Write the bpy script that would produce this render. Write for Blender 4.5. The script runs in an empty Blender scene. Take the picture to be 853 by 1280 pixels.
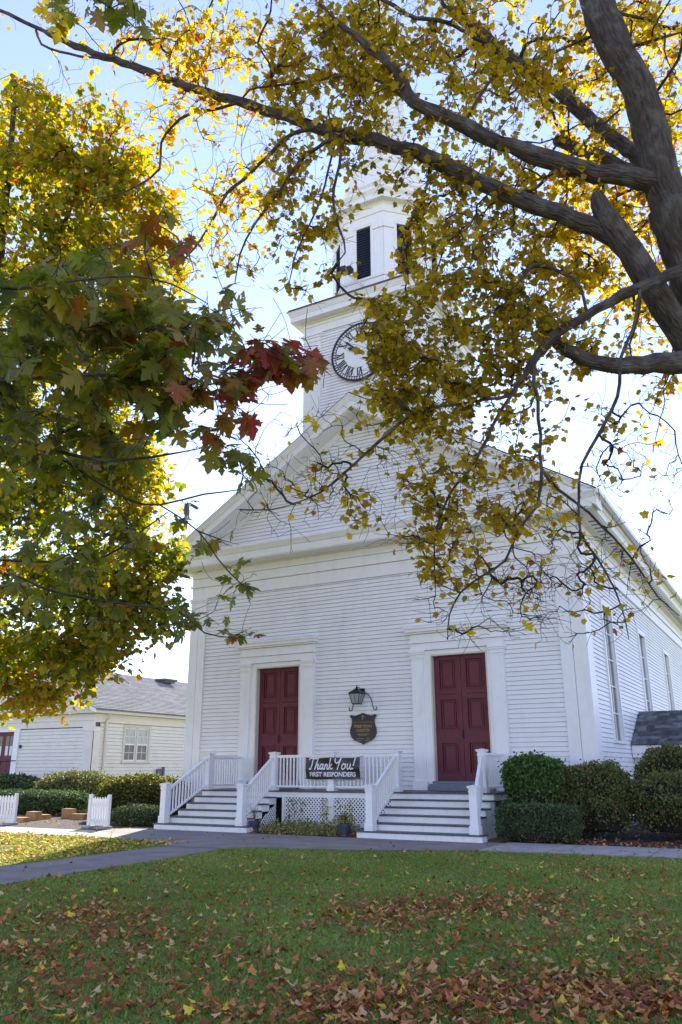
import bpy, math, random
import numpy as np
from mathutils import Vector, Matrix, noise as mnoise
R = math.radians
rng = np.random.default_rng(7)
random.seed(7)
scn = bpy.context.scene
COL = scn.collection

# ------------------------------------------------------------------ camera, sky, sun, exposure
CAM = np.array([16.733, -20.097, 1.477])
YAW, PITCH, ROLL, FPX = 0.5091, 0.3116, -0.003, 996.3          # FPX: focal length in pixels of the 853 px wide photograph
_f = np.array([-math.sin(YAW)*math.cos(PITCH), math.cos(YAW)*math.cos(PITCH), math.sin(PITCH)])
_r = np.array([math.cos(YAW), math.sin(YAW), 0.0]); _u = np.cross(_r, _f)
CR = _r*math.cos(ROLL)+_u*math.sin(ROLL); CU = -_r*math.sin(ROLL)+_u*math.cos(ROLL); CF = _f
cd = bpy.data.cameras.new('camera'); cam = bpy.data.objects.new('camera', cd); COL.objects.link(cam)
cam.matrix_world = Matrix(((CR[0], CU[0], -CF[0], CAM[0]), (CR[1], CU[1], -CF[1], CAM[1]), (CR[2], CU[2], -CF[2], CAM[2]), (0, 0, 0, 1)))
cd.sensor_fit = 'HORIZONTAL'; cd.sensor_width = 36; cd.lens = FPX/853*36; cd.clip_end = 3000; cd.clip_start = .05
scn.camera = cam

SUN_EL, SUN_AZ = R(31), math.atan2(-.451, .892)                # azimuth measured from +Y towards +X
sdir = Vector((math.sin(SUN_AZ)*math.cos(SUN_EL), math.cos(SUN_AZ)*math.cos(SUN_EL), math.sin(SUN_EL)))
w = bpy.data.worlds.new('World'); scn.world = w; w.use_nodes = True
nt = w.node_tree; bg = nt.nodes['Background']
sky = nt.nodes.new('ShaderNodeTexSky'); sky.sky_type = 'NISHITA'; sky.sun_disc = False
sky.sun_elevation = SUN_EL; sky.sun_rotation = SUN_AZ; sky.air_density = 1.0; sky.dust_density = 0.0; sky.ozone_density = 3.0
tint = nt.nodes.new('ShaderNodeMix'); tint.data_type = 'RGBA'; tint.blend_type = 'MULTIPLY'; tint.inputs[0].default_value = 1; tint.inputs[7].default_value = (1.05, .92, 1.05, 1)
hsv = nt.nodes.new('ShaderNodeHueSaturation'); hsv.inputs['Saturation'].default_value = .88
nt.links.new(sky.outputs[0], hsv.inputs['Color']); nt.links.new(hsv.outputs[0], tint.inputs[6]); nt.links.new(tint.outputs[2], bg.inputs[0]); bg.inputs[1].default_value = 0.15
sl = bpy.data.lights.new('sun', 'SUN'); sl.energy = 5.0; sl.angle = R(.5); sl.color = (1, .93, .80)
so = bpy.data.objects.new('sun', sl); COL.objects.link(so); so.rotation_euler = sdir.to_track_quat('Z', 'Y').to_euler()
so.location = (0, 0, 60)
scn.view_settings.view_transform = 'Standard'; scn.view_settings.look = 'None'
scn.view_settings.exposure = 1.37; scn.view_settings.gamma = 1
scn.cycles.max_bounces = 8; scn.cycles.transparent_max_bounces = 8

def at(px, py, D):                                             # a point of the place seen at a pixel of the photograph, D metres deep
    return CAM + (CF + CR*(px-426.5)/FPX + CU*(640-py)/FPX)*D
def at_arr(px, py, D):
    return CAM + (CF[None]+CR[None]*((px-426.5)/FPX)[:, None]+CU[None]*((640-py)/FPX)[:, None])*D[:, None]
def ground(px, py, z=0.0):
    d = CF + CR*(px-426.5)/FPX + CU*(640-py)/FPX
    return CAM + d*((z-CAM[2])/d[2])
def pix(P):
    d = P-CAM; z = d@CF
    return 426.5+FPX*(d@CR)/z, 640-FPX*(d@CU)/z, z

# ------------------------------------------------------------------ materials
def lin(c):
    return tuple(c)+(1,)
def mat(name, col, rough=.6, var=.0, scale=8, bump=0, bscale=40, metal=0, spec=.5, trans=0, attr=None, ramp=None, stretch=None, dirt=None, streak=0):
    m = bpy.data.materials.new(name); m.use_nodes = True; n = m.node_tree; N = n.nodes; L = n.links
    b = N['Principled BSDF']; b.inputs['Roughness'].default_value = rough; b.inputs['Metallic'].default_value = metal
    b.inputs['Specular IOR Level'].default_value = spec
    b.inputs['Base Color'].default_value = lin(col)
    tc = N.new('ShaderNodeTexCoord'); mp = N.new('ShaderNodeMapping'); L.new(tc.outputs['Object'], mp.inputs[0])
    if stretch: mp.inputs['Scale'].default_value = stretch
    out = None
    if ramp:
        at_ = N.new('ShaderNodeAttribute'); at_.attribute_name = attr; cr = N.new('ShaderNodeValToRGB')
        e = cr.color_ramp.elements
        while len(e) < len(ramp): e.new(.5)
        for i, (p, c) in enumerate(ramp): e[i].position = p; e[i].color = lin(c)
        L.new(at_.outputs['Fac'], cr.inputs[0]); out = cr.outputs[0]
    if var:
        nz = N.new('ShaderNodeTexNoise'); nz.inputs['Scale'].default_value = scale; nz.inputs['Detail'].default_value = 6
        L.new(mp.outputs[0], nz.inputs[0])
        mr = N.new('ShaderNodeMapRange'); mr.inputs[1].default_value = .3; mr.inputs[2].default_value = .7
        mr.inputs[3].default_value = 1-var; mr.inputs[4].default_value = 1+var; L.new(nz.outputs[0], mr.inputs[0])
        mx = N.new('ShaderNodeMix'); mx.data_type = 'RGBA'; mx.blend_type = 'MULTIPLY'; mx.inputs[0].default_value = 1
        if out: L.new(out, mx.inputs[6])
        else: mx.inputs[6].default_value = lin(col)
        L.new(mr.outputs[0], mx.inputs[7]); out = mx.outputs[2]
    if dirt:
        n2 = N.new('ShaderNodeTexNoise'); n2.inputs['Scale'].default_value = dirt[2]; n2.inputs['Detail'].default_value = 8
        m2 = N.new('ShaderNodeMapping'); L.new(tc.outputs['Object'], m2.inputs[0]); m2.inputs['Scale'].default_value = dirt[3] if len(dirt) > 3 else (1, 1, 1)
        L.new(m2.outputs[0], n2.inputs[0])
        r2 = N.new('ShaderNodeMapRange'); r2.inputs[1].default_value = .52; r2.inputs[2].default_value = .75; r2.inputs[4].default_value = dirt[1]
        L.new(n2.outputs[0], r2.inputs[0])
        mx = N.new('ShaderNodeMix'); mx.data_type = 'RGBA'
        L.new(r2.outputs[0], mx.inputs[0])
        if out: L.new(out, mx.inputs[6])
        else: mx.inputs[6].default_value = lin(col)
        mx.inputs[7].default_value = lin(dirt[0]); out = mx.outputs[2]
    if out: L.new(out, b.inputs['Base Color'])
    if bump:
        nb = N.new('ShaderNodeTexNoise'); nb.inputs['Scale'].default_value = bscale; nb.inputs['Detail'].default_value = 5
        L.new(mp.outputs[0], nb.inputs[0]); bp = N.new('ShaderNodeBump'); bp.inputs['Strength'].default_value = bump; bp.inputs['Distance'].default_value = .05 if name == 'maple_bark' else .02
        L.new(nb.outputs[0], bp.inputs['Height']); L.new(bp.outputs[0], b.inputs['Normal'])
    if trans:
        t = N.new('ShaderNodeBsdfTranslucent'); ms = N.new('ShaderNodeMixShader'); ms.inputs[0].default_value = trans
        if out: 
            hs = N.new('ShaderNodeHueSaturation'); hs.inputs['Value'].default_value = 1.5; hs.inputs['Saturation'].default_value = 1.12
            L.new(out, hs.inputs['Color']); L.new(hs.outputs[0], t.inputs[0])
        else: t.inputs[0].default_value = lin(col)
        L.new(b.outputs[0], ms.inputs[1]); L.new(t.outputs[0], ms.inputs[2]); L.new(ms.outputs[0], N['Material Output'].inputs[0])
    return m

M = {}
M['white'] = mat('white_paint', (.80, .80, .79), .55, var=.03, scale=3, dirt=((.62, .60, .53), .35, 2.2, (1, 1, .35)), bump=.06, bscale=60)
M['trim'] = mat('white_trim_paint', (.82, .82, .81), .5, var=.025, scale=5, dirt=((.64, .61, .53), .28, 3, (1.5, 1.5, .4)), bump=.05, bscale=50)
M['porch'] = mat('porch_white_paint', (.82, .82, .82), .45, var=.02, scale=9, dirt=((.55, .54, .50), .35, 6), bump=.04, bscale=70)
M['tread'] = mat('grey_tread_paint', (.075, .072, .085), .5, var=.2, scale=14, dirt=((.2, .19, .18), .5, 9), bump=.1)
M['maroon'] = mat('maroon_door_paint', (.135, .030, .040), .5, spec=.25, var=.12, scale=6, bump=.08, bscale=50, dirt=((.13, .03, .03), .3, 4))
M['slab'] = mat('blue_grey_step_paint', (.17, .19, .23), .6, var=.12, scale=10)
M['iron'] = mat('black_iron', (.012, .012, .014), .45, metal=.3, var=.2, scale=20)
M['lampglass'] = mat('frosted_lamp_glass', (.30, .36, .34), .25, var=.15, scale=12)
M['signblack'] = mat('sign_black_paint', (.022, .024, .030), .4, var=.25, scale=18)
M['gold'] = mat('gold_lettering', (.30, .20, .07), .45, var=.3, scale=30)
M['banner'] = mat('black_vinyl', (.012, .011, .014), .28, var=.2, scale=6)
M['letter'] = mat('white_lettering', (.75, .76, .80), .5)
M['louver'] = mat('dark_louver_paint', (.018, .024, .045), .5, var=.2, scale=10)
M['glass'] = mat('window_glass', (.05, .075, .075), .08, var=.3, scale=1.3, spec=.45)
M['clockblack'] = mat('clock_black', (.014, .015, .022), .4)
M['shingle'] = mat('asphalt_shingle', (.13, .13, .14), .9, var=.35, scale=6, bump=.3, bscale=60, attr='rnd', ramp=[(0, (.055, .06, .07)), (.5, (.10, .105, .12)), (1, (.17, .18, .195))])
M['shinglehall'] = mat('weathered_shingle', (.27, .255, .24), .95, var=.28, scale=9, bump=.3, bscale=60, attr='rnd', ramp=[(0, (.20, .19, .18)), (.5, (.25, .24, .225)), (1, (.31, .295, .275))])
M['found'] = mat('foundation_stone', (.15, .14, .16), .9, var=.3, scale=6)
M['asphalt'] = mat('asphalt', (.24, .21, .19), .9, var=.22, scale=1.7, bump=.5, bscale=120, dirt=((.26, .24, .22), .6, 1.3))
M['concrete'] = mat('concrete', (.36, .33, .31), .9, var=.16, scale=3, bump=.3, bscale=90, dirt=((.16, .15, .14), .5, 4))
M['soil'] = mat('mulch', (.045, .032, .024), 1, var=.4, scale=18, bump=.8, bscale=50)
M['lawn'] = mat('lawn_soil_grass', (.17, .18, .034), 1, var=.35, scale=5, bump=.8, bscale=80, dirt=((.13, .12, .05), .4, 2))
M['grass'] = mat('grass_blades', (.05, .09, .02), .7, trans=.28, attr='rnd', ramp=[(0, (.13, .18, .026)), (.5, (.21, .28, .045)), (.85, (.31, .36, .08)), (1, (.46, .42, .16))])
M['bark'] = mat('maple_bark', (.068, .052, .046), .95, var=.6, scale=30, bump=1.0, bscale=48, dirt=((.17, .18, .15), .7, 5))
M['twig'] = mat('twig_bark', (.030, .025, .026), .9, var=.2, scale=12)
M['leafR'] = mat('olive_gold_leaf', (.2, .15, .03), .65, trans=.62, attr='rnd', ramp=[(0, (.12, .115, .016)), (.35, (.25, .19, .02)), (.60, (.40, .28, .022)), (.86, (.58, .42, .026)), (1, (.28, .10, .02))])
M['leafL'] = mat('green_gold_leaf', (.1, .12, .02), .65, trans=.62, attr='rnd', ramp=[(0, (.065, .105, .014)), (.38, (.16, .185, .018)), (.66, (.34, .28, .022)), (.86, (.46, .31, .02)), (1, (.36, .11, .018))])
M['leafF'] = mat('near_maple_leaf', (.05, .08, .02), .5, var=.22, scale=14, trans=.5, attr='rnd', ramp=[(0, (.10, .125, .018)), (.4, (.18, .19, .025)), (.58, (.26, .19, .026)), (.75, (.27, .10, .02)), (1, (.30, .05, .045))])
M['fallen'] = mat('fallen_leaf', (.2, .1, .05), .8, var=.2, scale=25, trans=.15, attr='rnd', ramp=[(0, (.14, .034, .008)), (.30, (.34, .10, .02)), (.6, (.54, .235, .06)), (.84, (.66, .43, .20)), (.9, (.66, .44, .03)), (1, (.76, .56, .04))])
M['hedgeDark'] = mat('yew_foliage', (.02, .035, .01), .7, trans=.2, attr='rnd', ramp=[(0, (.028, .055, .018)), (.6, (.075, .12, .036)), (1, (.14, .19, .06))])
M['hedgeGreen'] = mat('bright_shrub_foliage', (.03, .06, .01), .6, trans=.3, attr='rnd', ramp=[(0, (.035, .075, .015)), (.6, (.09, .17, .03)), (1, (.16, .24, .05))])
M['hedgeMixed'] = mat('mixed_shrub_foliage', (.03, .05, .01), .65, trans=.3, attr='rnd', ramp=[(0, (.055, .085, .020)), (.55, (.14, .18, .042)), (.85, (.23, .18, .07)), (1, (.30, .13, .07))])
M['hedgeSunlit'] = mat('sunlit_gold_foliage', (.08, .08, .01), .6, trans=.45, attr='rnd', ramp=[(0, (.025, .045, .010)), (.5, (.075, .085, .015)), (1, (.30, .24, .03))])  # gold of direct sun put into the leaf colour
M['hedgecore'] = mat('shrub_shade_core', (.020, .017, .012), 1, var=.4, scale=20)  # near-black, so the shrub's inner shade is in the colour
M['potblue'] = mat('blue_plastic_pot', (.035, .045, .07), .45, var=.15, scale=10)
M['straw'] = mat('dry_flower_stalks', (.3, .25, .08), .8, trans=.3, attr='rnd', ramp=[(0, (.10, .13, .03)), (.5, (.33, .30, .08)), (1, (.40, .30, .14))])
M['timber'] = mat('new_timber', (.36, .19, .07), .8, var=.2, scale=8, bump=.2)
M['tan'] = mat('tan_trim', (.62, .56, .47), .6, var=.05, scale=5)
M['curtain'] = mat('curtain_behind_glass', (.42, .44, .42), .25, var=.2, scale=7)
M['cream'] = mat('cream_clapboard_paint', (.74, .70, .62), .6, var=.04, scale=2, dirt=((.55, .50, .42), .3, 1.5))
M['void'] = mat('near_black', (.012, .013, .016), .9)  # near-black; also stands in for shade under the porch and behind windows
M['paperwhite'] = mat('bow_ribbon', (.7, .7, .68), .8)

def veins(m):
    n = m.node_tree; N = n.nodes; L = n.links; hs = [x for x in N if x.type == 'HUE_SAT'][0]; b = N['Principled BSDF']
    src = b.inputs['Base Color'].links[0].from_socket
    at_ = N.new('ShaderNodeAttribute'); at_.attribute_name = 'lf'; sp = N.new('ShaderNodeSeparateXYZ'); L.new(at_.outputs['Vector'], sp.inputs[0])
    def mth(op, a, b_=None):
        x = N.new('ShaderNodeMath'); x.operation = op
        for i, v in enumerate((a, b_)):
            if v is None: continue
            if isinstance(v, float): x.inputs[i].default_value = v
            else: L.new(v, x.inputs[i])
        return x.outputs[0]
    ax = mth('ABSOLUTE', sp.outputs[0]); cur = ax
    for ang in (47, 99):
        c, s_ = math.cos(R(ang)), math.sin(R(ang)); cur = mth('MINIMUM', cur, mth('ABSOLUTE', mth('SUBTRACT', mth('MULTIPLY', ax, c), mth('MULTIPLY', sp.outputs[1], s_))))
    mr = N.new('ShaderNodeMapRange'); mr.inputs[1].default_value = .006; mr.inputs[2].default_value = .022; mr.inputs[3].default_value = .55; mr.inputs[4].default_value = 0; L.new(cur, mr.inputs[0])
    mx = N.new('ShaderNodeMix'); mx.data_type = 'RGBA'; L.new(mr.outputs[0], mx.inputs[0]); L.new(src, mx.inputs[6]); mx.inputs[7].default_value = (.22, .22, .07, 1)
    tc = N.new('ShaderNodeTexCoord'); nz = N.new('ShaderNodeTexNoise'); nz.inputs['Scale'].default_value = 9; nz.inputs['Detail'].default_value = 4; L.new(at_.outputs['Vector'], nz.inputs[0])
    gm = N.new('ShaderNodeNewGeometry'); r2 = N.new('ShaderNodeMapRange'); r2.inputs[1].default_value = .60; r2.inputs[2].default_value = .70; r2.inputs[4].default_value = .7; L.new(nz.outputs[0], r2.inputs[0])
    m3 = N.new('ShaderNodeMix'); m3.data_type = 'RGBA'; L.new(r2.outputs[0], m3.inputs[0]); L.new(mx.outputs[2], m3.inputs[6]); m3.inputs[7].default_value = (.17, .09, .03, 1)
    L.new(m3.outputs[2], b.inputs['Base Color']); L.new(m3.outputs[2], hs.inputs['Color'])
veins(M['leafF'])
def barkmap(m):                                                # bark grain runs along each limb
    N = m.node_tree.nodes; L = m.node_tree.links; a = N.new('ShaderNodeAttribute'); a.attribute_name = 'bk'
    for x in list(N):
        if x.type == 'TEX_NOISE' and x.inputs['Scale'].default_value > 10: L.new(a.outputs['Vector'], x.inputs[0])
barkmap(M['bark'])

# ------------------------------------------------------------------ builders
ORG = {}
def org(o): return ORG.get(o.name, Vector((0, 0, 0))) if o else Vector((0, 0, 0))
def thing(name, loc, label, cat, group=None):
    o = bpy.data.objects.new(name, None); COL.objects.link(o); o.location = loc; ORG[o.name] = Vector(loc)
    o.empty_display_size = .2; o['label'] = label; o['category'] = cat
    if group: o['group'] = group
    return o
def link(name, me, parent=None, loc=None, rot=None, kind=None, label=None):
    o = bpy.data.objects.new(name, me); COL.objects.link(o)
    p = Vector(loc) if loc is not None else Vector((0, 0, 0))
    ORG[o.name] = p if loc is not None else org(parent)
    if parent: o.parent = parent; o.location = (p-org(parent)) if loc is not None else (0, 0, 0)
    else: o.location = p
    if rot: o.rotation_euler = rot
    if kind: o['kind'] = kind
    if label: o['label'] = label
    return o
class MB:
    def __init__(s): s.v = []; s.f = []
    def add(s, vs, fs):
        b = len(s.v); s.v += [tuple(map(float, q)) for q in vs]; s.f += [tuple(b+i for i in q) for q in fs]; return s
    def box(s, x0, x1, y0, y1, z0, z1):
        return s.add([(x0, y0, z0), (x1, y0, z0), (x1, y1, z0), (x0, y1, z0), (x0, y0, z1), (x1, y0, z1), (x1, y1, z1), (x0, y1, z1)],
                     [(0, 3, 2, 1), (4, 5, 6, 7), (0, 1, 5, 4), (1, 2, 6, 5), (2, 3, 7, 6), (3, 0, 4, 7)])
    def prism(s, poly, fn, t0, t1):                            # closed polygon swept between t0 and t1; fn(a,b,t)->xyz
        n = len(poly); vs = [fn(a, b, t0) for a, b in poly]+[fn(a, b, t1) for a, b in poly]
        return s.add(vs, [tuple(range(n))[::-1], tuple(range(n, 2*n))]+[(i, (i+1) % n, n+(i+1) % n, n+i) for i in range(n)])
    def bar(s, p, q, w, h, up=(0, 0, 1)):                      # square bar from p to q
        p = Vector(p); q = Vector(q); d = (q-p).normalized(); u = Vector(up); a = d.cross(u)
        if a.length < 1e-4: a = d.cross(Vector((0, 1, 0)))
        a.normalize(); b = a.cross(d); vs = []
        for o in (p, q):
            for i, j in ((-1, -1), (1, -1), (1, 1), (-1, 1)): vs.append(o+a*i*w/2+b*j*h/2)
        return s.add(vs, [(3, 2, 1, 0), (4, 5, 6, 7), (0, 1, 5, 4), (1, 2, 6, 5), (2, 3, 7, 6), (3, 0, 4, 7)])
    def tube(s, pts, rad, n=8, cap=True):
        pts = [Vector(p) for p in pts]; k = len(pts)
        if not hasattr(rad, '__len__'): rad = [rad]*k
        a = None; vs = []
        for i, p in enumerate(pts):
            d = (pts[min(i+1, k-1)]-pts[max(i-1, 0)]).normalized()
            if a is None: a = d.cross(Vector((.13, .21, 1))); a = a if a.length > .05 else d.cross(Vector((1, 0, 0)))
            a = (a-d*a.dot(d)).normalized(); b = d.cross(a)
            for j in range(n): t = 2*math.pi*j/n; vs.append(p+(a*math.cos(t)+b*math.sin(t))*rad[i])
        fs = [(i*n+j, i*n+(j+1) % n, (i+1)*n+(j+1) % n, (i+1)*n+j) for i in range(k-1) for j in range(n)]
        if cap: fs += [tuple(range(n))[::-1], tuple((k-1)*n+j for j in range(n))]
        return s.add(vs, fs)
    def lathe(s, prof, c, n=16, rot=0.0):
        vs = [(c[0]+r*math.cos(rot+2*math.pi*j/n), c[1]+r*math.sin(rot+2*math.pi*j/n), c[2]+z) for r, z in prof for j in range(n)]
        k = len(prof)
        return s.add(vs, [(i*n+j, i*n+(j+1) % n, (i+1)*n+(j+1) % n, (i+1)*n+j) for i in range(k-1) for j in range(n)]+[tuple(range(n))[::-1], tuple((k-1)*n+j for j in range(n))])
    def mesh(s, m, o=Vector((0, 0, 0)), smooth=False, name='mesh'):
        me = bpy.data.meshes.new(name); me.from_pydata([(x-o[0], y-o[1], z-o[2]) for x, y, z in s.v], [], s.f)
        me.materials.append(m)
        if smooth: me.polygons.foreach_set('use_smooth', [True]*len(me.polygons))
        me.update(); return me
    def build(s, name, m, parent=None, kind=None, label=None, smooth=False):
        return link(name, s.mesh(m, org(parent), smooth, name), parent, kind=kind, label=label)
def soup(name, V, k, m, parent=None, rnd=None, faces=None, kind='stuff', label=None, smooth=False, lf=None):
    """V (n,k,3): n pieces of k vertices; faces: per-piece triangles; rnd: one value per piece"""
    n = len(V); o = np.array(org(parent)); me = bpy.data.meshes.new(name)
    if faces is None: faces = [tuple(range(k))]
    fl = len(faces[0]); F = np.array(faces)
    idx = (F[None]+(np.arange(n)*k)[:, None, None]).reshape(-1)
    nf = n*len(faces)
    me.vertices.add(n*k); me.vertices.foreach_set('co', (V.reshape(-1, 3)-o).astype(np.float32).ravel())
    me.loops.add(nf*fl); me.loops.foreach_set('vertex_index', idx.astype(np.int32))
    me.polygons.add(nf); me.polygons.foreach_set('loop_start', (np.arange(nf)*fl).astype(np.int32))
    if smooth: me.polygons.foreach_set('use_smooth', np.ones(nf, bool))
    if rnd is not None:
        a = me.attributes.new('rnd', 'FLOAT', 'POINT'); a.data.foreach_set('value', np.repeat(rnd, k).astype(np.float32))
    if lf is not None:
        a = me.attributes.new('lf', 'FLOAT_VECTOR', 'POINT'); a.data.foreach_set('vector', np.tile(lf, (n, 1)).astype(np.float32).ravel())
    me.materials.append(m); me.update(calc_edges=True); me.validate()
    return link(name, me, parent, kind=kind, label=label)
def struct(o): o['kind'] = 'structure'; return o
def rotmats(n, tilt, g, droop=0.0):                                       # random yaw, then tilt of the leaf plane (z normal), tilt = std radians
    yaw = g.uniform(0, 2*np.pi, n); a = g.normal(-droop, tilt, n); b = g.normal(0, tilt, n)
    cy, sy, ca, sa, cb, sb = np.cos(yaw), np.sin(yaw), np.cos(a), np.sin(a), np.cos(b), np.sin(b); Z = np.zeros(n); O = np.ones(n)
    Rz = np.stack([np.stack([cy, -sy, Z], 1), np.stack([sy, cy, Z], 1), np.stack([Z, Z, O], 1)], 1)
    Rx = np.stack([np.stack([O, Z, Z], 1), np.stack([Z, ca, -sa], 1), np.stack([Z, sa, ca], 1)], 1)
    Ry = np.stack([np.stack([cb, Z, sb], 1), np.stack([Z, O, Z], 1), np.stack([-sb, Z, cb], 1)], 1)
    return Rz@Rx@Ry
# maple leaf templates: centre vertex first, then the outline (y forward, unit length)
def leaf_t(right, centre, fold, droop):
    out = right+[(-x, y) for x, y in right[::-1] if x > 1e-6]
    P = [centre]+out; V = np.array([(x, y, -fold*abs(x)-droop*y*y) for x, y in P]); n = len(out)
    return V, [(0, 1+i, 1+(i+1) % n) for i in range(n)]
LS = leaf_t([(0, 0), (.36, -.06), (.38, .17), (.58, .48), (.33, .58), (.22, .80), (0, 1.0)], (0, .36), .30, .22)
LD = leaf_t([(0, 0), (.12, -.05), (.34, -.13), (.29, .0), (.46, .04), (.27, .15), (.24, .20), (.44, .27), (.50, .40), (.72, .47), (.53, .50), (.52, .62), (.34, .52), (.17, .44), (.22, .60), (.35, .68), (.20, .75), (.15, .88), (0, 1.06)], (0, .28), .22, .28)
LD = (np.concatenate([LD[0], [(-.010, .01, 0), (.010, .01, 0), (.004, -.30, .03), (0, -.55, .10)]]), LD[1]+[(len(LD[0]), len(LD[0])+1, len(LD[0])+2), (len(LD[0]), len(LD[0])+2, len(LD[0])+3)])
LF = leaf_t([(0, 0), (.30, -.06), (.46, .08), (.38, .22), (.58, .46), (.40, .56), (.26, .62), (.20, .82), (0, 1.0)], (0, .36), .42, -.30)
def place_leaves(T, pos, size, rot):
    V = T[0][None]*size[:, None, None]; return np.einsum('nij,nkj->nki', rot, V)+pos[:, None, :]
def leaf_meshes(T, m, vals, name):
    out = []
    for v in vals:
        me = bpy.data.meshes.new(name); me.from_pydata(T[0].tolist(), [], T[1]); a = me.attributes.new('rnd', 'FLOAT', 'POINT')
        a.data.foreach_set('value', np.full(len(T[0]), v, np.float32)); a = me.attributes.new('lf', 'FLOAT_VECTOR', 'POINT'); a.data.foreach_set('vector', T[0].astype(np.float32).ravel()); me.materials.append(m); me.update(); out.append(me)
    return out
def leaf_objects(name, T, m, pos, size, rot, rnd, parent):
    vals = np.linspace(.02, .98, 14); ms = leaf_meshes(T, m, vals, name); po = np.array(org(parent))
    for i in range(len(pos)):
        o = bpy.data.objects.new(name, ms[int(np.argmin(abs(vals-rnd[i])))]); COL.objects.link(o); o.parent = parent
        mm = np.eye(4); mm[:3, :3] = rot[i]*size[i]; mm[:3, 3] = pos[i]-po
        o.matrix_basis = Matrix(mm.tolist())
def split_largest(P, size, n):
    u, v, z = pix(P); ok = (u > -10) & (u < 863) & (v > -10) & (v < 1290) & (z > .2)
    s = np.where(ok, size/np.maximum(z, .1), 0); idx = np.argsort(-s)[:n]
    mk = np.zeros(len(P), bool); mk[idx] = True; return mk

# ------------------------------------------------------------------ ground, walks
W = 12.4; XC = W/2; LEN = 27.0
DECK = .94; RIS = DECK/6; TRD = .32; DY = -1.68
N_ = 90
gx = np.concatenate([np.linspace(-320, -40, 10), np.linspace(-38, 40, N_), np.linspace(44, 320, 10)])
gy = np.concatenate([np.linspace(-320, -34, 10), np.linspace(-32, 46, N_), np.linspace(50, 320, 10)])
mb = MB(); nx = len(gx)
mb.v = [(float(x), float(y), 0.0) for y in gy for x in gx]
mb.f = [(j*nx+i, j*nx+i+1, (j+1)*nx+i+1, (j+1)*nx+i) for j in range(len(gy)-1) for i in range(nx-1)]
lawn = struct(mb.build('lawn', M['lawn']))
def sheet(name, poly, z, m):
    b = MB(); n = len(poly); b.add([(x, y, z) for x, y in poly], [tuple(range(n))]); return struct(b.build(name, m))
APRON = [(3.25, -5.76), (4.87, -6.22), (5.2, -6.9), (5.25, -9.05), (5.30, -10.8), (5.3, -60), (7.1, -60), (7.03, -12.1), (6.95, -10.7), (6.85, -8.66), (6.62, -6.75), (6.85, -6.32),
         (8.16, -5.92), (9.12, -5.70), (10.2, -5.25), (11.11, -4.80), (11.11, -3.05), (10.2, -3.0), (.9, -3.0), (.9, -4.3), (2.3, -5.2)]
sheet('asphalt_path', APRON, .010, M['asphalt'])
sw_ = sheet('sidewalk', [(11.11, -4.78), (12.58, -4.61), (14.62, -4.48), (30, -4.38), (30, -2.87), (14.42, -2.87), (11.11, -3.07)], .006, M['soil'])
xs = [11.11, 12.60, 14.10, 15.60, 17.1, 18.6, 20.1, 21.6, 23.1, 24.6, 26.1]
for a, b in zip(xs, xs[1:]):
    ya0, yb0 = np.interp([a, b], [11.11, 12.58, 14.62, 30], [-4.80, -4.63, -4.50, -4.4]); ya1, yb1 = np.interp([a, b], [11.11, 14.42, 30], [-3.05, -2.85, -2.85]); z = .028+random.uniform(-.004, .004); e = .012
    q = [(a+e, ya0), (b-e, yb0), (b-e, yb1), (a+e, ya1)]; sb = MB().add([(x, y, .002) for x, y in q]+[(x, y, z+random.uniform(-.002, .002)) for x, y in q], [(0, 3, 2, 1), (4, 5, 6, 7), (0, 1, 5, 4), (1, 2, 6, 5), (2, 3, 7, 6), (3, 0, 4, 7)])
    sb.build('slab', M['concrete'], sw_)
sheet('concrete_walk', [(-30, -5.8), (3.25, -5.76), (2.3, -5.2), (.9, -4.3), (-30, -4.3)], .010, M['concrete'])
sheet('planting_bed', [(10.9, -3.04), (14.4, -2.84), (30, -2.84), (30, 6), (12.45, 6), (12.45, -.02), (10.9, -.02)], .014, M['soil'])
sheet('leafy_bed', [(4.7, -3.28), (7.76, -3.28), (7.76, -1.7), (4.7, -1.7)], .016, M['soil'])
sheet('garden_path', [(-5.6, -4.28), (.6, -4.28), (.5, -2.9), (-1.5, -1.6), (-6.5, 2.4), (-8.8, 2.0), (-4.3, -2.2)], .012, M['soil'])
# joints in the concrete sidewalk, a crack where path meets apron
jb = MB()
pts = [(5.22, -6.95), (5.6, -6.80), (6.0, -6.86), (6.35, -6.7), (6.63, -6.74)]
for (a, b), (c, d) in zip(pts, pts[1:]): jb.add([(a, b, .0145), (c, d, .0145), (c, d+.035, .0145), (a, b+.03, .0145)], [(0, 1, 2, 3)])
cg = random.Random(5)
for x0, y0, ang, ln in ((5.6, -8.4, .2, 1.3), (6.6, -9.8, 2.4, 1.2), (3.6, -4.3, .1, 1.6), (8.6, -4.6, -.3, 1.7), (6.0, -5.2, 1.1, 1.2), (10.0, -4.0, 2.8, 1.4), (5.4, -11.2, .0, 1.5)):
    for k in range(9):
        x1 = x0+math.cos(ang)*ln/9; y1 = y0+math.sin(ang)*ln/9; w_ = cg.uniform(.006, .014); ang += cg.uniform(-.5, .5)
        jb.add([(x0, y0, .0145), (x1, y1, .0145), (x1-w_*math.sin(ang), y1+w_, .0145), (x0-w_*math.sin(ang), y0+w_, .0145)], [(0, 1, 2, 3)]); x0, y0 = x1, y1
struct(jb.build('pavement_joints', M['void']))

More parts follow.
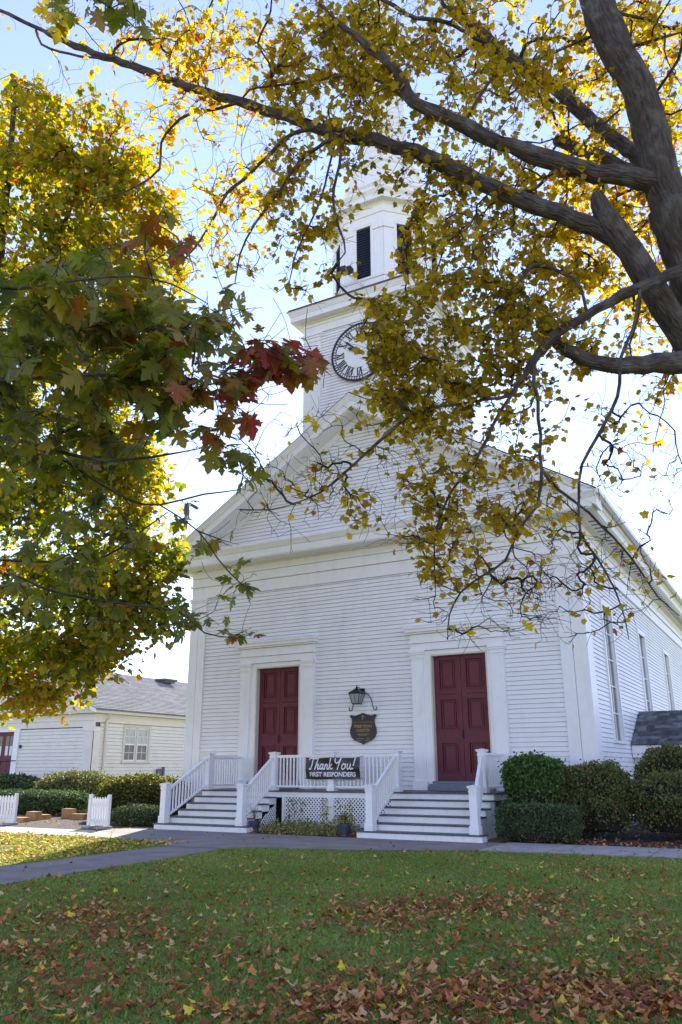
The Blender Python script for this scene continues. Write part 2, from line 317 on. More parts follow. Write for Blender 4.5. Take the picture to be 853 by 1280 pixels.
# ------------------------------------------------------------------ church
church = thing('church', (XC, 0, 0), 'large white clapboard church with pediment, clock tower and maroon double doors', 'church')
front = lambda s, d, z: (s, -d, z)
rightw = lambda s, d, z: (W+d, s, z)
leftw = lambda s, d, z: (-d, s, z)
def siding(mb, P, z0, z1, seg, ex=.115, g=random.Random(3)):
    z = z0
    while z < z1-.01:
        zt = min(z+ex, z1)
        cuts = []
        for s0, s1 in seg((z+zt)/2):
            p = s0
            while s1-p > .02:
                q = min(s1, p+g.uniform(1.6, 4.4)); q = s1 if s1-q < .4 else q; cuts.append((p, q-(.004 if q < s1 else 0))); p = q
        for s0, s1 in cuts:
            d = ex*.19+g.uniform(-.0035, .0035); zg = zt-ex*.075
            mb.add([P(s0, d, z), P(s1, d+g.uniform(-.002, .002), z), P(s1, .004, zg), P(s0, .004, zg)], [(0, 1, 2, 3)])
            mb.add([P(s0, -.035, z), P(s1, -.035, z), P(s1, d, z), P(s0, d, z)], [(0, 1, 2, 3)])
            mb.add([P(s0, -.04, z), P(s1, -.04, z), P(s1, -.04, zt), P(s0, -.04, zt)], [(0, 1, 2, 3)])
        z = zt
def holes(s0, s1, hs):
    def f(z):
        out = [(s0, s1)]
        for a, b, c, d in hs:
            if c < z < d:
                o2 = []
                for p, q in out:
                    if b <= p or a >= q: o2.append((p, q)); continue
                    if a > p: o2.append((p, a))
                    if b < q: o2.append((b, q))
                out = o2
        return out
    return f
ZA = 6.74
m = MB(); siding(m, front, .25, ZA, holes(.56, W-.6, [(2.5, 4.2, .2, 4.5), (8.2, 9.9, .2, 4.5)])); m.build('front_siding', M['white'], church, 'stuff')
SL = .62
rk = lambda x: 7.68+(min(x, W-x)+.72)*SL                       # underside of the raking cornice
m = MB(); siding(m, front, 8.10, rk(XC), lambda z: [((z-7.68)/SL-.72, W-((z-7.68)/SL-.72))]); m.build('gable_siding', M['white'], church, 'stuff')
WIN = [(2.29+5.62*k, 3.49+5.62*k) for k in range(5)]
m = MB(); siding(m, rightw, .25, ZA, holes(.58, LEN, [(a, b, 2.1, 5.76) for a, b in WIN])); m.build('side_siding', M['white'], church, 'stuff')
m = MB(); siding(m, leftw, .25, ZA, holes(.58, LEN, [])); m.build('side_siding', M['white'], church, 'stuff')
MB().box(-.03, W+.03, -.03, LEN, 0, .25).build('foundation', M['found'], church)
m = MB(); m.box(.0, W, LEN-.1, LEN, .25, 7.6); m.box(0.2, W-.2, .3, .34, .25, 7.6); m.add([(0, LEN, 7.6), (W, LEN, 7.6), (XC, LEN, 12.3)], [(0, 1, 2)])
m.build('rear_wall', M['white'], church)
# entablature boards
for P, s0, s1 in ((front, -.05, W+.05), (rightw, .0, LEN), (leftw, .0, LEN)):
    o = .06 if P is front else .0
    def slab(z0, z1, d, P=P, s0=s0, s1=s1):
        mm = MB(); a = s0 if P is not front else -d; b = s1 if P is not front else W+d
        mm.prism([(-.05, z0), (d, z0), (d, z1), (-.05, z1)], lambda dd, z, t: P(t, dd, z), a, b); return mm
    slab(ZA, 7.10, .045).build('architrave_board', M['trim'], church)
    slab(7.108, 7.17, .10).build('architrave_moulding', M['trim'], church)
    slab(7.173, 7.397, .05).build('frieze_board', M['trim'], church)
    slab(7.409, 7.62, .062).build('frieze_board', M['trim'], church)
    slab(7.623, 7.70, .12).build('bed_moulding', M['trim'], church)
# cornice profiles (d, z) mitred at the corners
PR = [(0, 7.66), (.58, 7.66), (.58, 7.69), (.61, 7.69), (.61, 7.90), (.64, 7.92), (.68, 8.00), (.72, 8.06), (.72, 8.10), (0, 8.16)]
def sweep(mb, prof, A, B):
    n = len(prof); vs = [A(d, z) for d, z in prof]+[B(d, z) for d, z in prof]
    mb.add(vs, [tuple(range(n))[::-1], tuple(range(n, 2*n))]+[(i, (i+1) % n, n+(i+1) % n, n+i) for i in range(n)])
m = MB(); sweep(m, PR, lambda d, z: (-d, -d, z), lambda d, z: (W+d, -d, z)); m.build('horizontal_cornice', M['trim'], church)
m = MB(); sweep(m, PR, lambda d, z: (W+d, -d+.002, z), lambda d, z: (W+d, LEN, z)); m.build('side_cornice', M['trim'], church)
m = MB(); sweep(m, PR, lambda d, z: (-d, -d+.002, z), lambda d, z: (-d, LEN, z)); m.build('side_cornice', M['trim'], church)
m = MB()
for k in range(70):                                            # soffit vent slots under the right eave
    y = .6+k*.36; m.box(W+.24, W+.44, y, y+.05, 7.645, 7.662)
m.build('soffit_vents', M['found'], church, 'stuff')
RP = [(0, 0), (.585, 0), (.585, .02), (.625, .02), (.625, .22), (.66, .26), (.70, .36), (.735, .40), (.735, .43), (0, .43)]
for sgn in (1, -1):
    X = (lambda x: x) if sgn > 0 else (lambda x: W-x)
    m = MB(); sweep(m, RP, lambda d, h: (X(-.73), -d, 7.675+h), lambda d, h: (X(XC), -d, 7.675+h+(XC+.73)*SL)); m.build('raking_cornice', M['trim'], church)
    m = MB(); sweep(m, [(0, -.24), (.05, -.24), (.05, -.004), (0, -.004)], lambda d, h: (X(.45), -d, 7.68+1.17*SL+h), lambda d, h: (X(XC), -d, 7.68+(XC+.72)*SL+h)); m.build('rake_frieze', M['trim'], church)
    m = MB(); z0 = 8.12; z1 = 8.12+(XC+.76)*SL
    m.add([(X(-.76), -.715, z0), (X(XC), -.715, z1), (X(XC), LEN+.3, z1), (X(-.76), LEN+.3, z0), (X(-.76), -.715, z0+.012), (X(XC), -.715, z1+.012), (X(XC), LEN+.3, z1+.012), (X(-.76), LEN+.3, z0+.012)],
          [(0, 1, 2, 3), (4, 5, 6, 7), (0, 1, 5, 4), (1, 2, 6, 5), (2, 3, 7, 6), (3, 0, 4, 7)])
    m.build('roof', M['shingle'], church)
MB().prism([(.72, 7.98), (.84, 7.98), (.85, 8.09), (.72, 8.09)], lambda d, z, t: (W+d, t, z), -.7, LEN).build('gutter', M['trim'], church)
# corner pilasters
def pilaster(x0, x1, side):
    m = MB(); m.box(x0, (x0+x1)/2-.008, -.05, 0, .25, 6.46); m.box((x0+x1)/2+.008, x1, -.052, 0, .25, 6.46); m.box(x0+.01, x1-.01, -.015, 0, .25, 6.46)
    o = m.build('corner_pilaster', M['trim'], church)
    m = MB(); sw = .56
    if side > 0: m.box(W-.001, W+.05, -.05, sw, .25, 6.46)
    else: m.box(-.05, .001, -.05, sw, .25, 6.46)
    m.build('corner_board', M['trim'], church)
    c = MB()
    for k, (p, z0, z1) in enumerate(((.065, 6.46, 6.50), (.055, 6.503, 6.60), (.075, 6.603, 6.66), (.095, 6.663, 6.737))):
        q = -.05-p+.045
        c.box(min(x0, x1)-(p-.05), max(x0, x1)+(p-.05) if side < 0 else W+p, q, sw+(p-.05), z0, z1) if side > 0 else c.box(-p, x1+(p-.05), q, sw+(p-.05), z0, z1)
    c.build('pilaster_cap', M['trim'], church)
pilaster(.0, .56, -1); pilaster(W-.62, W, 1)
m = MB(); m.box(.56, 2.0, -.04, 0, .25, .5); m.build('water_table', M['trim'], church)
# doors and their surrounds
def door_leaf(x0, x1, mirror):
    z0, z1 = 1.165, 4.345
    m = MB(); m.box(x0, x1, .10, .145, z0, z1)
    o = m.build('door_leaf', M['maroon'], church)
    wd = x1-x0; a, b = (x0+.13, x1-.12) if not mirror else (x0+.12, x1-.13)
    # stiles and rails proud of the slab
    r = MB(); r.box(x0+.002, a, .058, .1, z0, z1); r.box(b, x1-.002, .058, .1, z0, z1)
    P = [(1.34, 2.13), (2.42, 3.23), (3.46, 4.26)]
    for zz0, zz1 in ((z0, 1.34), (2.13, 2.42), (3.23, 3.33), (3.345, 3.46), (4.26, z1)): r.box(a, b, .058, .1, zz0, zz1)
    r.build('stiles_and_rails', M['maroon'], o)
    for p0, p1 in P:
        p = MB()
        for ins, y, wdt in ((.0, .044, .03), (.06, .066, .026)):
            X0, X1, Z0, Z1 = a+ins, b-ins, p0+ins, p1-ins
            p.box(X0, X1, y, .1, Z0, Z0+wdt); p.box(X0, X1, y, .1, Z1-wdt, Z1); p.box(X0, X0+wdt, y, .1, Z0+wdt, Z1-wdt); p.box(X1-wdt, X1, y, .1, Z0+wdt, Z1-wdt)
        p.box(a+.115, b-.115, .078, .1, p0+.115, p1-.115)
        p.build('panel', M['maroon'], o)
    return o
def doorway(x0, x1, pl0, pr1):
    xm = (x0+x1)/2
    l = door_leaf(x0, xm-.004, False); door_leaf(xm+.004, x1, True)
    h = MB(); h.box(xm-.035, xm+.025, .055, .09, 2.18, 2.42); h.tube([(xm-.005, .05, 2.40), (xm-.005, .0, 2.36), (xm-.005, .0, 2.25), (xm-.005, .05, 2.22)], .012, 6)
    h.build('door_handle', M['iron'], l)
    m = MB(); m.box(x0-.04, x0, -.10, .15, 1.165, 4.39); m.box(x1, x1+.04, -.10, .15, 1.165, 4.39); m.box(x0, x1, -.10, .15, 4.345, 4.39); m.build('door_jamb', M['tan'], church)
    m = MB(); m.box(pl0+.34, x0-.04, -.095, 0, .94, 4.5); m.box(x1+.04, pr1-.34, -.095, 0, .94, 4.5); m.box(x0-.042, x1+.042, -.098, 0, 4.39, 4.5); m.build('door_casing', M['trim'], church)
    for a, b in ((pl0, pl0+.34), (pr1-.34, pr1)):
        m = MB(); m.box(a, b, -.14, 0, 1.17, 4.26); m.box(a-.04, b+.04, -.19, 0, .943, 1.17)
        m.box(a-.01, b+.01, -.15, 0, 4.26, 4.30); m.box(a-.02, b+.02, -.16, 0, 4.303, 4.40); m.box(a-.04, b+.04, -.18, 0, 4.403, 4.447); m.box(a-.055, b+.055, -.195, 0, 4.45, 4.50)
        m.build('door_pilaster', M['trim'], church)
    m = MB(); a, b = pl0-.02, pr1+.02
    m.box(a, b, -.15, 0, 4.508, 4.70); m.box(a-.025, b+.025, -.185, 0, 4.708, 4.745); m.box(a, b, -.145, 0, 4.75, 4.95); m.box(a-.05, b+.05, -.21, 0, 4.958, 5.00)
    m.box(a-.10, b+.10, -.27, 0, 5.003, 5.09); m.box(a-.13, b+.13, -.30, 0, 5.093, 5.15)
    m.add([(a-.13, -.3, 5.153), (b+.13, -.3, 5.153), (b+.05, 0, 5.23), (a-.05, 0, 5.23), (a-.13, 0, 5.153), (b+.13, 0, 5.153)], [(0, 1, 2, 3), (0, 3, 4), (1, 5, 2)])
    m.build('door_entablature', M['trim'], church)
    m = MB(); m.box(x0-.1, x1+.1, -.34, -.195, .943, 1.10); m.box(x0-.1+.14, x1-.04, -.195, 0, .943, 1.10); m.build('door_step', M['slab'], church)
    m = MB(); m.box(x0-.04, x1+.04, -.22, .12, 1.103, 1.162); m.build('threshold', M['slab'], church)
doorway(2.66, 4.14, 2.08, 4.65)
doorway(8.33, 9.84, 7.76, 10.33)
# tall side windows
for k, (a, b) in enumerate(WIN):
    fr = MB()
    z0, z1 = 2.16, 5.76
    fr.box(W-.02, W+.05, a-.12, a, z0, z1+.14); fr.box(W-.02, W+.05, b, b+.12, z0, z1+.14); fr.box(W-.02, W+.055, a, b, z1, z1+.14); fr.box(W-.02, W+.075, a-.16, b+.16, z0-.07, z0)
    fo = fr.build('window', M['trim'], church)
    mt = MB(); ym = (a+b)/2
    mt.box(W-.07, W-.02, ym-.018, ym+.018, z0, z1)
    for y in (a+.02, b-.02): mt.box(W-.075, W-.02, y-.02, y+.02, z0, z1)
    rows = [z0+(z1-z0)*i/5 for i in range(6)]
    for z in rows[1:-1]: mt.box(W-.069, W-.021, a+.04, ym-.018, z-.014, z+.014); mt.box(W-.069, W-.021, ym+.018, b-.04, z-.014, z+.014)
    mt.build('sash', M['trim'], fo)
    for i in range(5):
        for y0, y1 in ((a+.04, ym-.018), (ym+.018, b-.04)):
            t = random.uniform(-.004, .004)
            MB().add([(W-.06, y0, rows[i]), (W-.06, y1, rows[i]), (W-.06+t, y1, rows[i+1]), (W-.06+t, y0, rows[i+1])], [(0, 1, 2, 3)]).build('pane', M['glass'], fo)
    MB().box(W-.12, W-.11, a-.05, b+.05, z0-.05, z1+.05).build('dark_backing', M['void'], fo)  # near-black sheet in place of the unlit room behind the panes

# ------------------------------------------------------------------ tower, belfry and spire (parts of the church)
T0, T1, TY0, TY1 = 4.10, 8.30, .12, 4.32
m = MB()
tf = lambda s, d, z: (s, TY0-d, z); tr = lambda s, d, z: (T1+d, s, z); tl = lambda s, d, z: (T0-d, s, z); tb = lambda s, d, z: (s, TY1+d, z)
siding(m, tf, 11.3, 15.35, lambda z: [(T0+.56, T1-.56)], .105)
siding(m, tr, 9.5, 15.35, lambda z: [(TY0+.56, TY1-.56)], .105); siding(m, tl, 9.5, 15.35, lambda z: [(TY0+.56, TY1-.56)], .105); siding(m, tb, 9.5, 15.35, lambda z: [(T0+.56, T1-.56)], .105)
tower = MB().box(T0+.03, T1-.03, TY0+.03, TY1-.03, 8.5, 15.9).build('tower', M['white'], church)
m.build('tower_siding', M['white'], tower, 'stuff')
for x in (T0, T1-.56):
    for y in (TY0, TY1-.56):
        m = MB(); m.box(x-.04, x+.60, y-.04, y+.60, 9.5, 15.05); m.build('pilaster', M['trim'], tower)
        m = MB()
        for p, z0, z1 in ((.06, 15.053, 15.10), (.05, 15.103, 15.20), (.08, 15.203, 15.27), (.11, 15.273, 15.347)): m.box(x-p, x+.56+p, y-p, y+.56+p, z0, z1)
        m.build('pilaster_cap', M['trim'], tower)
def sq(mb, p, z0, z1): mb.box(T0-p, T1+p, TY0-p, TY1+p, z0, z1)
m = MB(); sq(m, .05, 15.35, 15.62); sq(m, .07, 15.623, 15.74); sq(m, .12, 15.743, 15.80); m.build('frieze', M['trim'], tower)
m = MB(); sq(m, .38, 15.803, 16.0); sq(m, .40, 16.003, 16.05)
p = [.41, .47]
m.add([(T0-p[0], TY0-p[0], 16.053), (T1+p[0], TY0-p[0], 16.053), (T1+p[0], TY1+p[0], 16.053), (T0-p[0], TY1+p[0], 16.053), (T0-p[1], TY0-p[1], 16.17), (T1+p[1], TY0-p[1], 16.17), (T1+p[1], TY1+p[1], 16.17), (T0-p[1], TY1+p[1], 16.17)],
      [(0, 1, 5, 4), (1, 2, 6, 5), (2, 3, 7, 6), (3, 0, 4, 7), (0, 3, 2, 1)])
m.build('cornice', M['trim'], tower)
m = MB(); sq(m, .49, 16.17, 16.19); m.build('lead_edge', M['found'], tower)
m = MB(); sq(m, .44, 16.193, 16.27); m.build('tower_deck', M['shingle'], tower)
CX, CY, AP = 6.2, 2.22, 1.78
RO = AP/math.cos(math.pi/8); ph = math.pi/8
bel = MB().lathe([(RO-.02, 16.27), (RO-.02, 19.93)], (CX, CY, 0), 8, ph).build('belfry', M['white'], church)
MB().lathe([(RO+.12, 16.27), (RO+.12, 16.96), (RO+.16, 16.98), (RO+.16, 17.06), (RO+.02, 17.10)], (CX, CY, 0), 8, ph).build('belfry_plinth', M['trim'], bel)
MB().lathe([(RO+.0, 19.20), (RO+.05, 19.22), (RO+.05, 19.30), (RO+.02, 19.31), (RO+.02, 19.55), (RO+.06, 19.57), (RO+.06, 19.85), (RO+.12, 19.93), (RO+.34, 19.94), (RO+.34, 20.12), (RO+.44, 20.27), (RO+.44, 20.30), (RO-.3, 20.42)], (CX, CY, 0), 8, ph).build('belfry_cornice', M['trim'], bel)
fw = 2*AP*math.tan(math.pi/8)
for k in range(8):
    an = k*math.pi/4; nrm = Vector((math.cos(an), math.sin(an), 0)); tan = Vector((-math.sin(an), math.cos(an), 0)); c0 = Vector((CX, CY, 0))+nrm*AP
    def Q(t, d, z): q = c0+tan*t+nrm*d; return (q.x, q.y, z)
    def qb(mb, t0, t1, d0, d1, z0, z1):
        mb.add([Q(t0, d0, z0), Q(t1, d0, z0), Q(t1, d1, z0), Q(t0, d1, z0), Q(t0, d0, z1), Q(t1, d0, z1), Q(t1, d1, z1), Q(t0, d1, z1)], [(0, 3, 2, 1), (4, 5, 6, 7), (0, 1, 5, 4), (1, 2, 6, 5), (2, 3, 7, 6), (3, 0, 4, 7)])
    hw = .27
    m = MB(); qb(m, -hw-.1, -hw, -.02, .05, 17.1, 19.12); qb(m, hw, hw+.1, -.02, .05, 17.1, 19.12); qb(m, -hw-.1, hw+.1, -.02, .06, 19.123, 19.2); m.build('louver_casing', M['trim'], bel)
    m = MB(); qb(m, -fw/2, -hw-.1, -.03, .03, 17.1, 18.93); qb(m, hw+.1, fw/2, -.03, .03, 17.1, 18.93); qb(m, -fw/2-.03, -hw-.1, -.03, .07, 18.933, 19.2); qb(m, hw+.1, fw/2+.03, -.03, .07, 18.933, 19.2); m.build('belfry_pilaster', M['trim'], bel)
    m = MB(); qb(m, -hw, hw, -.01, -.005, 17.12, 19.12)
    z = 17.14
    while z < 19.08:
        m.add([Q(-hw, .045, z), Q(hw, .045, z), Q(hw, .0, z+.085), Q(-hw, .0, z+.085), Q(-hw, .045, z-.012), Q(hw, .045, z-.012)], [(0, 1, 2, 3), (0, 4, 5, 1)]); z += .10
    m.build('louver', M['louver'], bel)
# upper drum and spire
MB().lathe([(1.72, 20.38), (1.70, 20.95), (1.80, 21.0), (1.82, 21.1), (1.35, 21.2), (1.32, 22.2), (1.40, 22.25), (1.42, 22.36), (1.1, 22.46)], (CX, CY, 0), 8, ph).build('upper_drum', M['trim'], church)
sp = MB().lathe([(1.05, 22.46), (.86, 24.2), (.78, 26), (.52, 28.4), (.44, 29.4), (.22, 33.0), (.03, 36.5)], (CX, CY, 0), 8, ph).build('spire', M['white'], church)
m = MB()
for k in range(30):
    z = 22.7+k*.42; r0 = np.interp(z, [22.46, 24.2, 26, 28.4, 29.4, 33, 36.5], [1.05, .86, .78, .52, .44, .22, .03])
    m.lathe([(r0+.012, z), (r0+.002, z+.03)], (CX, CY, 0), 8, ph)
m.build('spire_band', M['trim'], sp, 'stuff')
# clock
clock = MB().prism([(1.02*math.cos(t), 1.02*math.sin(t)) for t in np.linspace(0, 2*math.pi, 49)[:-1]], lambda a, b, t: (CX+a, t, 14.19+b), .02, .11).build('clock_face', M['trim'], church)
def ringm(mb, r0, r1, y0, y1, n=48):
    vs = []; 
    for k in range(n):
        t = 2*math.pi*k/n
        for r, y in ((r0, y0), (r1, y0), (r1, y1), (r0, y1)): vs.append((CX+r*math.cos(t), y, 14.19+r*math.sin(t)))
    mb.add(vs, [(4*k+i, 4*k+(i+1) % 4, 4*((k+1) % n)+(i+1) % 4, 4*((k+1) % n)+i) for k in range(n) for i in range(4)])
m = MB(); ringm(m, .965, 1.03, -.005, .06); ringm(m, .865, .885, .005, .021); m.build('rim', M['clockblack'], clock)
m = MB()
for k in range(60):
    t = 2*math.pi*k/60; m.bar((CX+.885*math.cos(t), .012, 14.19+.885*math.sin(t)), (CX+.965*math.cos(t), .012, 14.19+.965*math.sin(t)), .03 if k % 5 == 0 else .016, .014, (0, 1, 0))
m.build('minute_ticks', M['clockblack'], clock, 'stuff')
NUM = ['XII', 'I', 'II', 'III', 'IIII', 'V', 'VI', 'VII', 'VIII', 'IX', 'X', 'XI']
for h, s in enumerate(NUM):
    th = math.pi/2-h*math.pi/6; er = Vector((math.cos(th), 0, math.sin(th))); et = Vector((math.sin(th), 0, -math.cos(th)))
    wd = {'I': .065, 'V': .15, 'X': .15}; tot = sum(wd[c] for c in s); x = -tot/2; m = MB(); cc = Vector((CX, .012, 14.19))
    def L2(a, b, c, d, w_): m.bar(cc+er*(.70+b)+et*a, cc+er*(.70+d)+et*c, w_, .014, (0, 1, 0))
    for c in s:
        xx = x+wd[c]/2
        if c == 'I': L2(xx, -.13, xx, .13, .036)
        if c == 'V': L2(xx-.055, .13, xx, -.13, .04); L2(xx+.055, .13, xx, -.13, .02)
        if c == 'X': L2(xx-.055, .13, xx+.055, -.13, .04); L2(xx+.055, .13, xx-.055, -.13, .02)
        x += wd[c]
    L2(-tot/2+.01, .13, tot/2-.01, .13, .014); L2(-tot/2+.01, -.13, tot/2-.01, -.13, .014)
    m.build('numeral', M['clockblack'], clock)
for ang, ln, wd_ in ((296, .50, .10), (312, .80, .07)):
    th = math.pi/2-R(ang); er = Vector((math.cos(th), 0, math.sin(th))); cc = Vector((CX, -.02-ln*.03, 14.19)); et = Vector((math.sin(th), 0, -math.cos(th)))
    m = MB(); pl = [(-.16, -.03), (0, -.035), (ln*.45, -wd_*.35), (ln*.7, -wd_*.62), (ln*.8, -wd_*.2), (ln, 0), (ln*.8, wd_*.2), (ln*.7, wd_*.62), (ln*.45, wd_*.35), (0, .035), (-.16, .03)]
    m.prism(pl, lambda a, b, t: tuple(cc+er*a+et*b+Vector((0, t, 0))), -.012, .0); m.build('clock_hand', M['clockblack'], clock)
MB().prism([(.06*math.cos(t), .06*math.sin(t)) for t in np.linspace(0, 2*math.pi, 13)[:-1]], lambda a, b, t: (CX+a, t, 14.19+b), -.07, .02).build('hub', M['clockblack'], clock)

# floodlight on the tower cornice
fl = thing('floodlight', (6.52, -.25, 16.27), 'twin head floodlight on a slanting arm at the tower cornice', 'floodlight')
m = MB(); m.tube([(6.52, -.22, 16.27), (6.15, -.22, 16.72), (5.84, -.2, 17.12)], .022, 6); m.tube([(6.60, -.2, 16.27), (6.2, -.2, 16.74), (5.86, -.18, 17.12)], .018, 6); m.build('arm', M['tan'], fl)
for dx, dz in ((-.03, .05), (.17, -.02)):
    m = MB(); m.box(5.72+dx, 5.92+dx, -.36, -.12, 17.08+dz, 17.24+dz); m.lathe([(.05, -.03), (.085, .02), (.085, .1)], (5.82+dx, -.3, 17.0+dz), 10); m.build('lamp_head', M['signblack'], fl)

# ------------------------------------------------------------------ side entry roof on the right wall
entry = thing('side_entry', (14.2, 6, 0), 'low white side entry with dark shingle roof against the church wall', 'porch')
ey0, ey1, ez0, ez1 = 4.5, 6.35, 2.10, 3.10
MB().box(W+.03, 18.5, ey0+.28, 9.5, 0, 2.0).build('wall', M['white'], entry)
m = MB(); m.box(W+.03, 18.8, ey0-.02, ey0+.25, 1.86, 2.085); m.box(W+.03, 18.8, ey0+.0, ey0+.28, 1.75, 1.857); m.build('fascia', M['trim'], entry)
m = MB(); m.box(13.15, 13.25, ey0+.2, ey0+.28, 0, 1.75); m.box(13.25, 16.5, ey0+.2, ey0+.28, 1.58, 1.75); m.box(14.5, 14.6, ey0+.2, ey0+.28, 0, 1.58); m.build('trim', M['trim'], entry)
m = MB(); m.add([(W+.03, ey0-.06, ez0-.02), (18.9, ey0-.06, ez0-.02), (18.9, ey1, ez1-.02), (W+.03, ey1, ez1-.02), (W+.03, ey1+1.9, ez0-.02), (18.9, ey1+1.9, ez0-.02)], [(0, 1, 2, 3), (3, 2, 5, 4)]); m.build('roof', M['shingle'], entry)
V = []; rv = []
nr = 13
for r in range(nr):
    t0 = r/nr; t1 = (r+1)/nr+.015; x = W+.03-(.15 if r % 2 else 0)
    while x < 18.9:
        x1 = x+random.choice((.22, .28, .34)); a, b = max(x, W+.03), min(x1-.006, 18.9)
        if b-a > .03:
            def S(xx, t, h): return (xx, ey0-.07+(ey1-ey0+.07)*t, ez0+(ez1-ez0)*t+h)
            h = .018+random.uniform(0, .005)
            V.append([S(a, t0, h), S(b, t0, h), S(b, t1, .006), S(a, t1, .006), S(a, t0, 0), S(b, t0, 0)]); rv.append(random.random())
        x = x1
soup('shingles', np.array(V), 6, M['shingle'], entry, np.array(rv), faces=[(0, 1, 2, 3), (4, 5, 1, 0)])

# ------------------------------------------------------------------ porch
porch = thing('porch', (XC, -1.6, 0), 'white wooden porch with two flights of grey stairs before the church doors', 'porch')
NG = M['porch']
m = MB(); m.box(2.0, 10.42, DY, -.2, DECK-.04, DECK); d_ = m.build('deck', M['tread'], porch)
m = MB()
m.box(2.03, 10.39, DY+.03, DY+.07, DECK-.17, DECK-.043); m.box(2.03, 2.07, DY+.07, -.06, DECK-.17, DECK-.043); m.box(10.35, 10.39, DY+.07, -.06, DECK-.17, DECK-.043); m.build('deck_fascia', NG, porch)
for xa, xb in ((2.0, 4.48), (7.92, 10.42)):
    for k in range(5):
        y = DY-TRD*(k+1); zt = RIS*(5-k); last = k == 4
        a, b = (xa-.24, xb+.24) if last else (xa, xb)
        MB().box(a, b, y-.0, y+TRD+.035, zt-.032, zt).build('tread', M['tread'], porch)
        MB().box(a+.025, b-.025, y+.03, y+.055, zt-RIS+(.0 if last else .0)+.001, zt-.033).build('riser', NG, porch)
    for x in (xa+.02, xb-.05):
        m = MB()
        for k in range(5):
            y = DY-TRD*(k+1); zt = RIS*(5-k); m.box(x, x+.03, y+.056, y+TRD+.058, (max(zt-RIS, 0)-.03 if k < 4 else .0) if abs(x-4.43) < .1 else .0, zt-.033)
        m.build('stringer', NG, porch)
    for x in (xa-.21, xb+.18): MB().box(x, x+.03, DY-TRD*5+.056, DY-TRD*4+.03, 0, RIS-.033).build('bottom_step_side', NG, porch)
def post_mesh(h, base):
    m = MB(); a = .085
    m.box(-a, a, -a, a, 0, h-.06); m.box(-a-.02, a+.02, -a-.02, a+.02, 0, base); m.box(-a-.012, a+.012, -a-.012, a+.012, h-.14, h-.11)
    m.box(-a-.022, a+.022, -a-.022, a+.022, h-.06, h-.035); m.box(-a-.036, a+.036, -a-.036, a+.036, h-.034, h-.012)
    m.add([(-a-.03, -a-.03, h-.012), (a+.03, -a-.03, h-.012), (a+.03, a+.03, h-.012), (-a-.03, a+.03, h-.012), (0, 0, h+.015)], [(0, 1, 4), (1, 2, 4), (2, 3, 4), (3, 0, 4)])
    return m.mesh(NG, name='newel_post')
PM1, PM2 = post_mesh(.97, .17), post_mesh(.96, .12)
YB = -3.10
TOPX = [2.16, 4.34, 6.12, 7.94, 10.14]
for x in (1.97, 4.42, 7.98, 10.45): link('newel_post', PM1, porch, (x, YB, RIS))
for x in TOPX: link('newel_post', PM2, porch, (x, DY+.10, DECK))
bal = MB().box(-.018, .018, -.018, .018, 0, .70).mesh(NG, name='baluster')
def level_rail(p, q):
    p = Vector(p); q = Vector(q); d = q-p; L_ = d.length; dn = d/L_
    m = MB(); m.bar(p+dn*.1+Vector((0, 0, .855)), q-dn*.1+Vector((0, 0, .855)), .07, .05); m.bar(p+dn*.1+Vector((0, 0, .82)), q-dn*.1+Vector((0, 0, .82)), .045, .022); m.build('handrail', NG, porch)
    m = MB(); m.bar(p+dn*.1+Vector((0, 0, .10)), q-dn*.1+Vector((0, 0, .10)), .05, .045); m.build('bottom_rail', NG, porch)
    n = int((L_-.2)/.105)
    for i in range(1, n): link('baluster', bal, porch, p+d*((.1+(L_-.2)*i/n)/L_)+Vector((0, 0, .12)))
yR = DY+.10
for a, b in ((4.34, 6.12), (6.12, 7.94)): level_rail((a, yR, DECK), (b, yR, DECK))
level_rail((2.16, yR, DECK), (2.16, -.06, DECK)); level_rail((10.14, yR, DECK), (10.14, -.06, DECK))
for xb_, xt in ((1.97, 2.16), (4.42, 4.34), (7.98, 7.94), (10.45, 10.14)):
    p = Vector((xb_, YB+.08, RIS+.80)); q = Vector((xt, yR-.08, DECK+.82)); m = MB(); m.bar(p, q, .07, .05); m.bar(p-Vector((0, 0, .036)), q-Vector((0, 0, .036)), .045, .022); m.build('handrail', NG, porch)
    p2 = p-Vector((0, 0, .66)); q2 = q-Vector((0, 0, .70)); m = MB(); m.bar(p2, q2, .05, .045); m.build('bottom_rail', NG, porch)
    n = 13
    bs = MB().box(-.018, .018, -.018, .018, 0, .66).mesh(NG, name='baluster')
    for i in range(1, n): link('baluster', bs, porch, p2.lerp(q2, i/n)+Vector((0, 0, .0)))
# lattice skirt
def lattice(x0, x1, z0, z1, y):
    m = MB(); st = .098; w_ = .030
    for sg, yy in ((1, y), (-1, y-.008)):
        c = -(z1-z0)
        while c < (x1-x0)+(z1-z0):
            # line x-x0 = c + sg*(z-z0)
            pts = []
            za, zb = z0, z1
            if sg > 0: xa_, xb_ = x0+c, x0+c+(z1-z0)
            else: xa_, xb_ = x0+c+(z1-z0), x0+c
            def clip(xa_, za, xb_, zb):
                t0, t1 = 0., 1.; dx = xb_-xa_
                for lo, hi in ((x0, x1),):
                    ta, tb = (lo-xa_)/dx, (hi-xa_)/dx
                    if ta > tb: ta, tb = tb, ta
                    t0, t1 = max(t0, ta), min(t1, tb)
                return t0, t1
            t0, t1 = clip(xa_, za, xb_, zb)
            if t1-t0 > .04:
                A = (xa_+(xb_-xa_)*t0, yy, za+(zb-za)*t0); B = (xa_+(xb_-xa_)*t1, yy, za+(zb-za)*t1)
                m.bar(A, B, w_, .007, (0, 1, 0))
            c += st
    return m
ly = DY+.055
